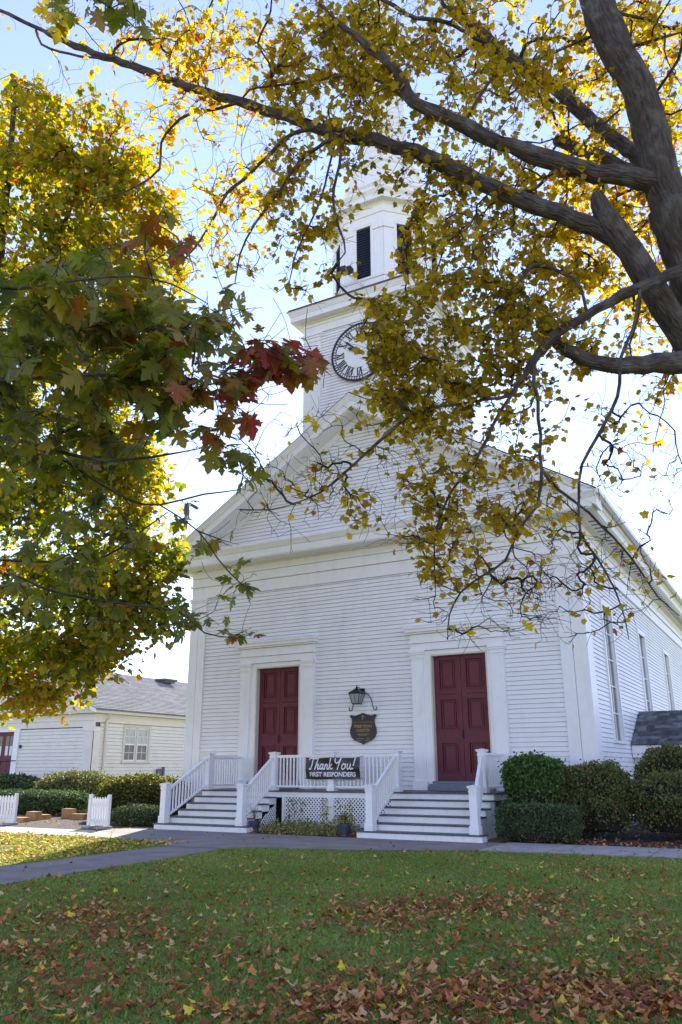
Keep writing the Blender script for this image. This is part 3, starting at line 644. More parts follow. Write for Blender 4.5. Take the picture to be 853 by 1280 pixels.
for a, b in ((4.74, 6.02), (6.20, 7.86)): lattice(a, b, .17, .765, ly).build('lattice_panel', NG, porch, 'stuff')
m = MB()
for a, b in ((4.66, 4.74), (6.02, 6.20), (7.82, 7.92)): m.box(a, b, DY+.02, DY+.075, .02, DECK-.172)
m.box(4.74, 6.02, DY+.022, DY+.07, .02, .17); m.box(6.20, 7.82, DY+.022, DY+.07, .02, .17); m.build('skirt_frame', NG, porch)
m = MB(); m.box(2.1, 10.3, DY+.35, DY+.36, 0, DECK-.05); m.build('underporch_shade', M['void'], porch)  # upright near-black sheet; the shade under the deck put into colour
# triangular lattice beside the left flight
m = MB()
for sg in (1, -1):
    for k in range(-9, 20):
        p0 = None; seg = []
        for t in np.linspace(0, 1, 41):
            z = .03+t*.6; yv = -3.0+k*.1+sg*(z-.03); top = RIS*5*((yv+3.05)/1.35)-.14
            if -2.85 < yv < DY-.02 and z < top: seg.append((4.50+(.004 if sg > 0 else .012), yv, z))
        if len(seg) > 2: m.bar(seg[0], seg[-1], .026, .007, (1, 0, 0))
m.build('lattice_panel', NG, porch, 'stuff')
MB().box(4.49, 4.52, -3.0, DY+.02, .0, .05).build('skirt_frame', NG, porch)

# ------------------------------------------------------------------ banner, wall lantern, shield sign
ban = thing('banner', (6.18, -1.68, 1.22), 'black banner reading Thank You First Responders tied to the porch railing', 'banner')
bx0, bx1, bz0, bz1 = 5.39, 6.98, 1.225, 1.755
def bw(x, z): return -1.69+.016*math.sin(x*9+z*3)+.012*math.sin(z*14+x*4)-.014*math.sin((x-bx0)/(bx1-bx0)*math.pi)
m = MB(); nxx, nzz = 40, 12
def bzz(i, j):
    x = bx0+(bx1-bx0)*i/nxx; s = .012*math.sin(i/nxx*math.pi*3.0)+.018*math.sin(i/nxx*math.pi)
    return x, (bz0+(bz1-bz0)*j/nzz)-s*(.6+.4*j/nzz)
for side in (0, .004):
    m.v += [(bzz(i, j)[0], bw(*bzz(i, j))+side, bzz(i, j)[1]) for j in range(nzz+1) for i in range(nxx+1)]
    b0 = len(m.v)-(nxx+1)*(nzz+1)
    m.f += [(b0+j*(nxx+1)+i, b0+j*(nxx+1)+i+1, b0+(j+1)*(nxx+1)+i+1, b0+(j+1)*(nxx+1)+i) for j in range(nzz) for i in range(nxx)]
m.build('sheet', M['banner'], ban, smooth=True)
ST = [[(0, .88), (.12, 1.0), (.55, .95), (.66, 1.0)], [(.34, .97), (.26, .5), (.14, .02), (.02, .04)], [(.74, 1.0), (.6, .5), (.48, 0)], [(.53, .25), (.64, .46), (.74, .42), (.68, .1), (.74, 0), (.84, .1)],
      [(1.1, .42), (.98, .48), (.86, .28), (.88, .04), (.98, .03), (1.08, .25), (1.13, .46)], [(1.11, .4), (1.06, .08), (1.12, 0), (1.2, .1)], [(1.30, .46), (1.22, 0)], [(1.25, .25), (1.38, .46), (1.47, .4), (1.41, .08), (1.48, 0), (1.58, .12)],
      [(1.80, 1.0), (1.68, .5), (1.58, 0)], [(1.88, .46), (1.64, .22), (1.78, .02), (1.92, .1)], [(2.18, .98), (2.16, .66), (2.28, .52), (2.45, .66), (2.6, 1.0)], [(2.6, 1.0), (2.46, .5), (2.30, 0)],
      [(2.80, .48), (2.66, .34), (2.64, .08), (2.76, 0), (2.90, .14), (2.93, .38), (2.80, .48), (2.98, .42)], [(3.1, .46), (3.03, .12), (3.1, 0), (3.24, .12), (3.33, .46)], [(3.33, .46), (3.26, .08), (3.34, 0), (3.42, .1)],
      [(3.74, 1.05), (3.56, .32)], [(3.51, .10), (3.49, .02)]]
sc_ = 1.36/3.76
for glyph in ((0, 1), (2, 3), (4, 5), (6, 7), (8, 9), (10, 11), (12,), (13, 14), (15,), (16,)):   # T h a n k Y o u !
    m = MB()
    for q in glyph:
        P_ = [(bx0+.12+x*sc_, bz0+.235+z*.27) for x, z in ST[q]]
        for (a, b), (c, d) in zip(P_, P_[1:]):
            dx, dz = c-a, d-b; L_ = math.hypot(dx, dz) or 1; a -= dx/L_*.008; b -= dz/L_*.008; c += dx/L_*.008; d += dz/L_*.008
            m.bar((a, bw(a, b)-.008, b), (c, bw(c, d)-.008, d), .028, .005, (0, 1, 0))
    m.build('letter', M['letter'], ban)
def text_mesh(txt, size, fn, m_, bold=.0, align='CENTER', spacing=1.0):
    cu = bpy.data.curves.new('text', 'FONT'); cu.body = txt; cu.size = size; cu.align_x = align; cu.offset = bold; cu.space_character = spacing
    o = bpy.data.objects.new('text_source', cu); COL.objects.link(o); bpy.context.view_layer.update()
    me = bpy.data.meshes.new_from_object(o.evaluated_get(bpy.context.evaluated_depsgraph_get())); bpy.data.objects.remove(o); bpy.data.curves.remove(cu)
    for v in me.vertices: v.co = fn(v.co.x, v.co.y)
    me.materials.clear(); me.materials.append(m_); me.update(); return me
ob = org(ban)
me = text_mesh('FIRST RESPONDERS', .145, lambda x, y: (x*1.06, bw(6.19+x*1.06, bz0+.06+y)-.009-ob.y, bz0+.065+y-ob.z), M['letter'], .004)
for v in me.vertices: v.co.x += 6.19-ob.x
link('block_lettering', me, ban)
m = MB()
for x, z in ((bx0, bz0), (bx1, bz0), (bx0, bz1), (bx1, bz1)): m.tube([(x, -1.70, z), (x+(.05 if x > 6 else -.05), -1.62, z+.02)], .006, 5)
m.build('tie', M['iron'], ban)

lan = thing('wall_lantern', (6.2, -.02, 3.35), 'black iron carriage lantern on a scrolled bracket above the shield sign', 'lantern')
m = MB(); m.box(6.15, 6.27, -.09, -.02, 3.42, 3.60)
def scroll(cx, cz, sg):
    return [(cx+sg*(.05*math.cos(t)*(1-.1*t)), -.04, cz+.05*math.sin(t)*(1-.1*t)) for t in np.linspace(math.pi, 2*math.pi+1.9, 10)]
for sg in (-1, 1):
    arc = [(6.21+sg*(.02+.30*math.sin(t*1.35)), -.04, 3.50-.43*(1-math.cos(t*1.35))**1.0*1.15) for t in np.linspace(0, 1, 9)]
    e = arc[-1]; m.tube(arc+[(e[0]+sg*.02, -.04, e[2]-.05)]+[(e[0]+sg*(.07-.05*math.cos(t)), -.04, e[2]-.06-.05*math.sin(t)) for t in np.linspace(0, 4.1, 9)], .011, 6)
m.tube([(6.2, -.06, 3.52), (6.2, -.2, 3.60), (6.2, -.33, 3.62), (6.2, -.38, 3.56)], .012, 6)
m.build('bracket', M['iron'], lan)
LX, LY = 6.2, -.37
def fr4(a, z0, b, z1): return [(LX-a, LY-a, z0), (LX+a, LY-a, z0), (LX+a, LY+a, z0), (LX-a, LY+a, z0), (LX-b, LY-b, z1), (LX+b, LY-b, z1), (LX+b, LY+b, z1), (LX-b, LY+b, z1)]
BF = [(0, 3, 2, 1), (4, 5, 6, 7), (0, 1, 5, 4), (1, 2, 6, 5), (2, 3, 7, 6), (3, 0, 4, 7)]
m = MB(); m.add(fr4(.10, 3.15, .10, 3.17), BF); m.add(fr4(.165, 3.425, .175, 3.45), BF); m.add(fr4(.185, 3.45, .05, 3.55), BF); m.add(fr4(.05, 3.55, .06, 3.57), BF); m.lathe([(.02, 3.57), (.035, 3.60), (.012, 3.63), (.02, 3.645), (.0, 3.68)], (LX, LY, 0), 8)
V_ = fr4(.095, 3.17, .16, 3.425)
for i in range(4): m.bar(V_[i], V_[i+4], .016, .016)
for i in range(4):
    j = (i+1) % 4; a = (Vector(V_[i])+Vector(V_[j]))/2; b = (Vector(V_[i+4])+Vector(V_[j+4]))/2; m.bar(a, b, .010, .010)
m.build('lantern_frame', M['iron'], lan)
MB().add(fr4(.088, 3.172, .152, 3.424), BF).build('lantern_glass', M['lampglass'], lan)

sg_ = thing('church_sign', (6.22, -.06, 2.5), 'dark shield shaped sign with gold Presbyterian Church lettering under the lantern', 'sign')
half = [(0, 1.0), (.08, .965), (.20, .92), (.28, .905), (.33, .925), (.36, .95), (.385, .93), (.42, .905), (.38, .86), (.345, .80), (.34, .70), (.37, .58), (.405, .46), (.40, .34), (.35, .22), (.26, .13), (.14, .075), (.06, .045), (0, .0)]
out = [(x, z) for x, z in half]+[(-x, z) for x, z in half[::-1][1:-1]]
SH = .84; SZ = 2.10; SC = 6.225
fnS = lambda a, b, t: (SC+a, t, SZ+b*SH)
MB().prism(out, fnS, -.075, -.035).build('board', M['signblack'], sg_)
os_ = org(sg_)
def stext(txt, size, zc, sx=1, bold=0):
    me = text_mesh(txt, size, lambda x, y: (SC+x*sx-os_.x, -.079-os_.y, zc+y-os_.z), M['gold'], bold); link('lettering', me, sg_)
stext('THE NEW HARTFORD', .062, 2.665, .98); stext('PRESBYTERIAN', .105, 2.545, .80, .004); stext('CHURCH', .105, 2.435, .92, .004)
m = MB(); m.box(SC-.012, SC+.012, -.082, -.076, 2.745, 2.885); m.box(SC-.05, SC+.05, -.083, -.0765, 2.825, 2.85); m.build('cross', M['gold'], sg_)
m = MB()
for z, segs in ((2.365, [(-.19, -.08), (-.06, .06), (.08, .2)]), (2.335, [(-.12, -.02), (0, .13)]), (2.245, [(-.2, .02), (.1, .2)]), (2.19, [(-.2, -.07), (.07, .2)])):
    for a, b in segs: m.box(SC+a, SC+b, -.081, -.076, z, z+.016)
m.build('small_print', M['gold'], sg_, 'stuff')

# ------------------------------------------------------------------ parish hall on the left
hall = thing('parish_hall', (-23.4, 20, 0), 'low cream clapboard parish hall with grey shingle roof left of the church', 'building')
HX, HY, HZ, HR = -16.33, 12.0, 4.45, -23.4
hf = lambda s, d, z: (s, HY-d, z); hs = lambda s, d, z: (HX+d, s, z)
HW = [(14.3, 16.2)]
m = MB(); siding(m, hf, .45, 3.62, holes(-30.2, HX-.75, [(-24.6, -22.1, .2, 3.75)]), .19); m.build('front_siding', M['cream'], hall, 'stuff')
m = MB(); siding(m, hs, .45, 3.9, holes(12.4, 34, [(14.25, 16.25, 1.95, 3.75)]), .19); m.build('side_siding', M['cream'], hall, 'stuff')
hsl = (7.68-4.75)/(HX-HR+.35)
m = MB(); siding(m, hf, 4.5, 7.3, lambda z: [(HR-(7.5-z)/hsl, HR+(7.5-z)/hsl)], .19); m.build('gable_siding', M['cream'], hall, 'stuff')
m = MB(); m.box(-30.4, HX-.02, HY+.02, 34, 0, .45); m.box(-30.3, HX-.1, HY+.15, 34, .45, 4.4); m.build('foundation', M['found'], hall)
m = MB(); m.box(HX-.75, HX+.03, HY-.05, HY+.02, .45, 3.42); m.box(HX-.02, HX+.04, HY-.05, HY+.42, .45, 3.42); m.build('corner_board', M['cream'], hall)
m = MB(); m.box(HX-.80, HX+.07, HY-.09, HY+.45, 3.42, 3.66); m.build('pilaster_cap', M['cream'], hall)
m = MB(); m.box(-30.4, HX+.03, HY-.06, HY+.02, 3.663, 4.35); m.box(-30.4, HX+.06, HY-.11, HY+.01, 4.0, 4.06); m.box(HX-.02, HX+.03, HY+.02, 34, 3.9, 4.35); m.build('frieze_board', M['cream'], hall)
m = MB(); m.box(-30.7, HX+.36, HY-.38, HY+.04, 4.36, 4.50); m.box(HX-.05, HX+.36, HY+.042, 34, 4.36, 4.50); m.build('eave_cornice', M['tan'], hall)
for sgn in (1, -1):
    X = (lambda x: x) if sgn > 0 else (lambda x: 2*HR-x)
    m = MB(); e = HX+.38
    m.add([(X(e), HY-.40, 4.51), (X(HR), HY-.40, 7.62), (X(HR), 34, 7.62), (X(e), 34, 4.51), (X(e), HY-.40, 4.57), (X(HR), HY-.40, 7.68), (X(HR), 34, 7.68), (X(e), 34, 4.57)], BF); m.build('roof', M['shinglehall'], hall)
    m = MB(); m.add([(X(e), HY-.42, 4.36), (X(HR), HY-.42, 7.40), (X(HR), HY-.38, 7.40), (X(e), HY-.38, 4.36), (X(e), HY-.42, 4.56), (X(HR), HY-.42, 7.66), (X(HR), HY-.38, 7.66), (X(e), HY-.38, 4.56)], BF); m.build('rake_board', M['trim'], hall)
V = []; rv = []
sl_n = 30
for r in range(sl_n):                                          # shingle courses on the visible slope
    t0 = r/sl_n; t1 = (r+1)/sl_n; y = HY-.4
    def S(yy, t, h): return (HX+.385+(HR-HX-.385)*t, yy, 4.575+(7.685-4.575)*t+h)
    while y < 34:
        y1 = y+random.uniform(.5, 1.0); V.append([S(y, t0, .022), S(y1, t0, .022), S(y1, t1, .004), S(y, t1, .004), S(y, t0, 0), S(y1, t0, 0)]); rv.append(random.random()); y = y1+.01
soup('shingles', np.array(V), 6, M['shinglehall'], hall, np.array(rv), faces=[(0, 1, 2, 3), (4, 5, 1, 0)])
# hall window (double sash)
fr = MB(); fr.box(HX-.02, HX+.05, 14.15, 14.3, 1.88, 3.85); fr.box(HX-.02, HX+.05, 16.2, 16.35, 1.88, 3.85); fr.box(HX-.02, HX+.05, 14.3, 16.2, 3.72, 3.85); fr.box(HX-.02, HX+.09, 14.1, 16.4, 1.78, 1.88); fr.box(HX-.04, HX+.04, 15.2, 15.32, 1.88, 3.72)
fo = fr.build('window', M['tan'], hall)
for a, b in ((14.3, 15.2), (15.32, 16.2)):
    s = MB(); s.box(HX-.06, HX-.01, a, a+.07, 1.9, 3.7); s.box(HX-.06, HX-.01, b-.07, b, 1.9, 3.7)
    for z in (1.9, 2.76, 3.62): s.box(HX-.058, HX-.012, a+.07, b-.07, z, z+.08)
    s.build('sash', M['trim'], fo)
    for z0, z1 in ((1.98, 2.76), (2.84, 3.62)):
        MB().box(HX-.05, HX-.045, a+.07, b-.07, z0, z1).build('pane', M['curtain'] if z0 > 2.5 else M['glass'], fo)
        s = MB(); ym = (a+b)/2; s.box(HX-.045, HX-.03, ym-.012, ym+.012, z0, z1); s.box(HX-.045, HX-.03, a+.07, b-.07, (z0+z1)/2-.012, (z0+z1)/2+.012); s.build('muntin', M['trim'], fo)
# hall front door (double, glazed) with casing and steps
m = MB(); m.box(-22.5, -22.08, HY-.1, HY+.02, .5, 3.66); m.box(-24.75, -24.33, HY-.1, HY+.02, .5, 3.66); m.box(-24.33, -22.5, HY-.08, HY+.02, 3.53, 3.66); m.build('door_casing', M['trim'], hall)
for a, b in ((-24.33, -23.42), (-23.41, -22.5)):
    d = MB().box(a, b, HY+.04, HY+.10, 1.04, 3.53).build('door_leaf', M['maroon'], hall)
    for c, e in ((a+.14, (a+b)/2-.04), ((a+b)/2+.04, b-.14)):
        MB().box(c, e, HY+.03, HY+.04, 2.2, 3.3).build('pane', M['glass'], d)
        MB().box(c+.03, e-.03, HY+.022, HY+.03, 2.25, 2.75).build('paper_notice', M['paperwhite'], d)
        MB().box(c, e, HY+.025, HY+.04, 1.2, 2.0).build('panel', M['maroon'], d)
m = MB(); m.box(-24.8, -21.9, HY-1.3, HY, 0, 1.0); m.box(-24.8, -21.9, HY-1.65, HY-1.3, 0, .66); m.box(-24.8, -21.9, HY-2.0, HY-1.65, 0, .33); m.build('front_steps', M['concrete'], hall)
m = MB(); m.tube([(-22.0, HY-.2, 1.95), (-22.0, HY-1.2, 1.9), (-22.0, HY-2.1, .95), (-22.0, HY-2.1, 0)], .03, 6); m.tube([(-22.0, HY-1.2, 1.9), (-22.0, HY-1.2, .9)], .03, 6); m.build('handrail', M['iron'], hall)
m = MB(); m.tube([(HX+.30, 12.75, 4.36), (HX+.28, 12.75, 4.2), (HX+.08, 12.75, 4.0), (HX+.07, 12.75, .2), (HX+.3, 12.7, .05)], .055, 8); m.build('downspout', M['tan'], hall)
m = MB(); m.box(HR+.7, HR+1.3, 23.9, 24.9, 7.32, 7.46); m.box(HR+.5, HR+1.4, 23.7, 25.1, 7.46, 7.60); m.build('roof_vent', M['found'], hall)
m = MB(); m.box(HX+.02, HX+.18, 17.0, 17.3, .9, 1.5); m.box(HX+.02, HX+.15, 17.5, 17.62, 1.1, 1.6); m.build('meter_box', M['found'], hall)
# small wall lamp by the hall door
MB().box(-21.95, -21.85, HY-.12, HY-.02, 2.62, 2.80).build('wall_light', M['iron'], hall)

# ------------------------------------------------------------------ picket gate leaves and timbers
GRP = 'white picket gate leaves'
def picket(x0, y0, x1, y1, n, label):
    t = thing('picket_fence', (x0, y0, 0), label, 'fence', GRP); p = Vector((x0, y0, 0)); q = Vector((x1, y1, 0)); d = (q-p); dn = d.normalized()
    nn = Vector((-dn.y, dn.x, 0))
    for i in range(n):
        c = p+d*(i/(n-1)); m = MB(); h = .80-.02*math.sin(i/(n-1)*math.pi)
        for s in (0,):
            a = c-dn*.035; b = c+dn*.035; k = nn*.012
            vs = [a-k+Vector((0, 0, .08)), b-k+Vector((0, 0, .08)), b-k+Vector((0, 0, h-.05)), c-k+Vector((0, 0, h)), a-k+Vector((0, 0, h-.05))]
            vs2 = [v+2*k for v in vs]; m.add(vs+vs2, [(0, 1, 2, 3, 4), (9, 8, 7, 6, 5)]+[(j, 5+j, 5+(j+1) % 5, (j+1) % 5) for j in range(5)])
        m.build('picket', M['porch'], t)
    for z in (.22, .62): MB().bar(p+nn*.03+Vector((0, 0, z)), q+nn*.03+Vector((0, 0, z)), .03, .07).build('rail', M['porch'], t)
    for c in (p-dn*.07, q+dn*.07): MB().box(c.x-.04, c.x+.04, c.y-.04, c.y+.04, 0, .84).build('post', M['porch'], t)
    for c in (p, q): MB().box(c.x-.12, c.x+.12, c.y-.2, c.y+.12, .012, .07).build('foot', M['concrete'], t)
picket(.02, -3.72, .62, -3.78, 7, 'short white picket gate leaf nearest the porch stairs')
picket(-3.75, -3.9, -2.85, -3.85, 9, 'white picket gate leaf at the left edge of the frame')
for (x0, x1, y0, y1, z, lab) in ((-4.05, -3.62, -1.0, -.8, .30, 'tallest orange timber block stacked at the garden path'), (-3.30, -2.75, -1.3, -1.15, .18, 'orange timber block nearest the right picket gate leaf'),
                                 (-4.85, -4.0, -1.7, -1.45, .15, 'low flat timber between the tall block and the left hedge'), (-3.95, -3.45, -2.95, -2.7, .14, 'timber plank beside the left picket gate leaf'), (-4.25, -3.85, -2.2, -1.95, .26, 'small timber block behind the left picket gate leaf')):
    t = MB().box(x0, x1, y0, y1, .012, z); o = t.build('timber_block', M['timber']); o['label'] = lab; o['category'] = 'timber'; o['group'] = 'landscape timbers by the garden path'

# ------------------------------------------------------------------ shrubs and hedges
def hedge(name, label, c, r, shape, m, n, leaf=.04, rough=.12, group=None, seed=1, bare=0):
    rough *= 1.5; leaf *= 1.25
    g = np.random.default_rng(seed); t = thing(name, (c[0], c[1], 0), label, 'hedge' if 'hedge' in name else 'shrub', group)
    def surf(d):                                               # d (n,3) unit directions -> surface points
        if shape == 'box':
            q = d/np.max(np.abs(d)**1.0, axis=1)[:, None]; e = 6
            s = 1/np.power(np.sum(np.abs(d)**e, axis=1), 1/e)
        else:
            e = 3.6 if shape == 'full' else 2.6; s = 1/np.power(np.sum(np.abs(d)**e, axis=1), 1/e)
        P = d*s[:, None]*np.array(r)[None]+np.array(c)[None]
        nz = np.array([mnoise.noise(Vector(p)*1.7+Vector((seed, 0, 0)))*1.2+mnoise.noise(Vector(p)*4.5+Vector((0, seed, 0)))*.6 for p in P])
        return P, nz
    # solid dark core, the shade between the leaves put into its colour
    import bmesh
    bm = bmesh.new(); bmesh.ops.create_icosphere(bm, subdivisions=3, radius=1); D = np.array([v.co[:] for v in bm.verts]); P, nz = surf(D)
    P = np.array(c)[None]+(P-np.array(c)[None])*(.80+nz*rough*.8)[:, None]; P[:, 2] = np.maximum(P[:, 2], .05+bare*.6)
    for v, p in zip(bm.verts, P): v.co = Vector(p)-org(t)
    me = bpy.data.meshes.new('shade_core'); bm.to_mesh(me); bm.free(); me.materials.append(M['hedgecore']); link('shade_core', me, t)
    D = g.normal(size=(n, 3)); D[:, 2] = np.abs(D[:, 2])*1.0-.35*g.random(n)*2; D /= np.linalg.norm(D, axis=1)[:, None]; P, nz = surf(D)
    k = .90+nz*rough+g.uniform(-.12, .06, n)+np.where(g.random(n) < .05, g.uniform(0, .16, n), 0)
    P = np.array(c)[None]+(P-np.array(c)[None])*k[:, None]
    keep = (P[:, 2] > .04+bare*g.random(n)) & (P[:, 1] < 99); P = P[keep]; D = D[keep]
    n2 = len(P); s = leaf*g.uniform(.7, 1.3, n2)
    T = np.array([(0, 0, 0), (.42, .45, .08), (0, 1, 0), (-.42, .45, .08)])
    rot = rotmats(n2, .9, g); V = np.einsum('nij,nkj->nki', rot, T[None]*s[:, None, None])+P[:, None]
    soup('foliage', V, 4, m, t, g.random(n2)**1.3)
    if bare > 0:
        mb = MB()
        for i in range(int(26*r[0])):
            a = g.uniform(0, 2*np.pi); x = c[0]+g.uniform(-.6, .6)*r[0]; y = c[1]+g.uniform(-.9, .3)*r[1]
            mb.tube([(x, y, 0), (x+g.normal(0, .08), y+g.normal(0, .05)-.05, bare*.6), (x+g.normal(0, .2), y+g.normal(0, .1)-.1, bare*1.3)], [.012, .010, .005], 4)
        mb.build('stem', M['twig'], t)
    return t
hedge('clipped_hedge', 'low dark clipped yew hedge right of the right hand stairs', (11.62, -2.55, .36), (.88, .42, .41), 'box', M['hedgeDark'], 16000, .034, .035, seed=3)
hedge('green_shrub', 'bright green boxy shrub behind the low yew hedge', (11.33, -1.55, 1.12), (.68, .50, .62), 'full', M['hedgeGreen'], 11000, .05, .08, seed=4, bare=.35)
hedge('reddish_shrub', 'tall green shrub turning brownish before the church right corner', (12.3, -1.05, .74), (1.0, .62, .80), 'full', M['hedgeMixed'], 15000, .045, .12, seed=5, bare=.15)
hedge('broad_shrub', 'broad mottled shrub at the right edge of the frame', (14.45, -.75, .72), (1.32, .7, .78), 'full', M['hedgeMixed'], 17000, .045, .11, seed=6, bare=.2)
hedge('upright_shrub', 'reddish tipped shrub against the side entry wall', (13.85, .9, 1.0), (.80, .6, .98), 'full', M['hedgeMixed'], 9000, .045, .10, seed=7)
hedge('rear_green_shrub', 'dense green shrub behind the broad mottled shrub', (15.1, .6, 1.05), (.85, .6, .80), 'full', M['hedgeGreen'], 9000, .045, .10, seed=8)
hedge('sunlit_shrub', 'shrub coloured as in gold sunlight left of the porch beside the church corner', (-.85, -.9, .58), (1.75, .8, .76), 'round', M['hedgeSunlit'], 14000, .05, .07, seed=9)
hedge('small_yew', 'small dark yew mound between sunlit shrub and left stairs', (.45, -2.35, .2), (1.0, .5, .36), 'round', M['hedgeDark'], 7000, .035, .05, seed=10)
hedge('round_hedge', 'tall round dark shrub below the parish hall corner', (-8.0, 3.2, .62), (1.85, 1.2, .82), 'round', M['hedgeMixed'], 12000, .06, .06, seed=11)
hedge('long_clipped_hedge', 'long clipped green hedge behind the left picket gate leaf', (-7.6, .6, .36), (2.7, .8, .42), 'box', M['hedgeDark'], 14000, .055, .03, seed=12)
hedge('dark_low_shrub', 'low dark shrub beside the parish hall front steps', (-19.6, 9.6, .5), (2.3, 1.2, .75), 'round', M['hedgeDark'], 7000, .09, .06, seed=13)

# ------------------------------------------------------------------ flower pots, ground cover
def planter(c, r, h, label, n, spread, ht, seed, wilt):
    g = np.random.default_rng(seed); t = thing('planter', (c[0], c[1], 0), label, 'planter', 'blue planters at the porch foot')
    MB().lathe([(r*.74, .0), (r*.98, h*.8), (r*1.08, h*.8), (r*1.1, h), (r*.98, h), (r*.96, h*.9)], (c[0], c[1], .012), 20).build('pot', M['potblue'], t, smooth=False)
    m = MB()
    for i in range(n//6):
        a = g.uniform(0, 2*np.pi); rr = spread*g.random(); m.tube([(c[0], c[1], h), (c[0]+rr*.5*math.cos(a), c[1]+rr*.5*math.sin(a), h+ht*.6), (c[0]+rr*math.cos(a), c[1]+rr*math.sin(a), h+ht*g.uniform(.6, 1.1))], [.005, .004, .002], 4)
    m.build('stem', M['straw'], t)
    a = g.uniform(0, 2*np.pi, n); rr = spread*np.sqrt(g.random(n)); zz = h+ht*g.random(n)*(1-.5*rr/spread)
    P = np.stack([c[0]+rr*np.cos(a), c[1]+rr*np.sin(a), zz], 1); s = .055*g.uniform(.6, 1.2, n); T = np.array([(0, 0, 0), (.22, .5, .05), (0, 1, -.1), (-.22, .5, .05)])
    soup('plant', np.einsum('nij,nkj->nki', rotmats(n, 1.0, g), T[None]*s[:, None, None])+P[:, None], 4, M['straw'], t, np.clip(g.random(n)*.7+wilt, 0, 1))
planter((7.30, -3.08), .155, .27, 'blue pot of yellowing flowers beside the right hand stairs', 420, .24, .26, 1, -.05)
planter((4.66, -2.86), .135, .25, 'blue pot of wilted stalks beside the left hand stairs', 60, .16, .40, 2, .4)
g = np.random.default_rng(21); n = 1900
P = np.stack([g.uniform(4.75, 7.15, n), g.uniform(-3.2, -1.75, n), np.zeros(n)], 1); P[:, 2] = .03+.26*g.random(n)*np.exp(-((P[:, 1]+2.4)/.6)**2)
tall = g.random(n) < .12; P[tall, 1] = -1.85+g.normal(0, .05, tall.sum()); P[tall, 0] = g.choice([5.0, 5.15, 5.35, 6.0, 6.1, 6.5, 6.75], tall.sum())+g.normal(0, .07, tall.sum()); P[tall, 2] = g.uniform(.1, .75, tall.sum())
T = np.array([(0, 0, 0), (.35, .45, .06), (0, 1, -.1), (-.35, .45, .06)]); s = .08*g.uniform(.5, 1.2, n)
soup('ground_cover', np.einsum('nij,nkj->nki', rotmats(n, .7, g), T[None]*s[:, None, None])+P[:, None], 4, M['straw'], None, g.random(n)*.6)['label'] = 'low leafy ground cover in the bed below the lattice'
bpy.data.objects['ground_cover']['category'] = 'plants'
m = MB()
for x in (5.0, 5.15, 5.35, 6.0, 6.1, 6.5, 6.75): m.tube([(x, -1.9, 0), (x+.03, -1.87, .35), (x-.02, -1.85, .7)], [.007, .005, .003], 4)
o = m.build('plant_stalks', M['twig'], None, 'stuff'); o['label'] = 'thin plant stalks climbing the porch lattice'; o['category'] = 'plants'

# ------------------------------------------------------------------ trees: traced limbs, grown twigs, leaves
def resample(pts, step):
    P = np.array([p[:3] for p in pts], float); r = np.array([p[3] for p in pts], float)
    out = []; ro = []; r = np.where(r < .045, r*.64, r*.9)
    for i in range(len(P)-1):
        p0, p1, p2, p3 = P[max(i-1, 0)], P[i], P[i+1], P[min(i+2, len(P)-1)]; n = max(2, int(np.linalg.norm(p2-p1)/step))
        for k in range(n):
            t = k/n; out.append(.5*((2*p1)+(-p0+p2)*t+(2*p0-5*p1+4*p2-p3)*t*t+(-p0+3*p1-3*p2+p3)*t**3)); ro.append(r[i]*(1-t)+r[i+1]*t)
    out.append(P[-1]); ro.append(r[-1]); return np.array(out), np.array(ro)
def limb(pts):                                                 # (px, py, depth, width in px) -> world polyline with radii
    return [tuple(at(a, b, D))+(w_/2/FPX*D,) for a, b, D, w_ in pts]
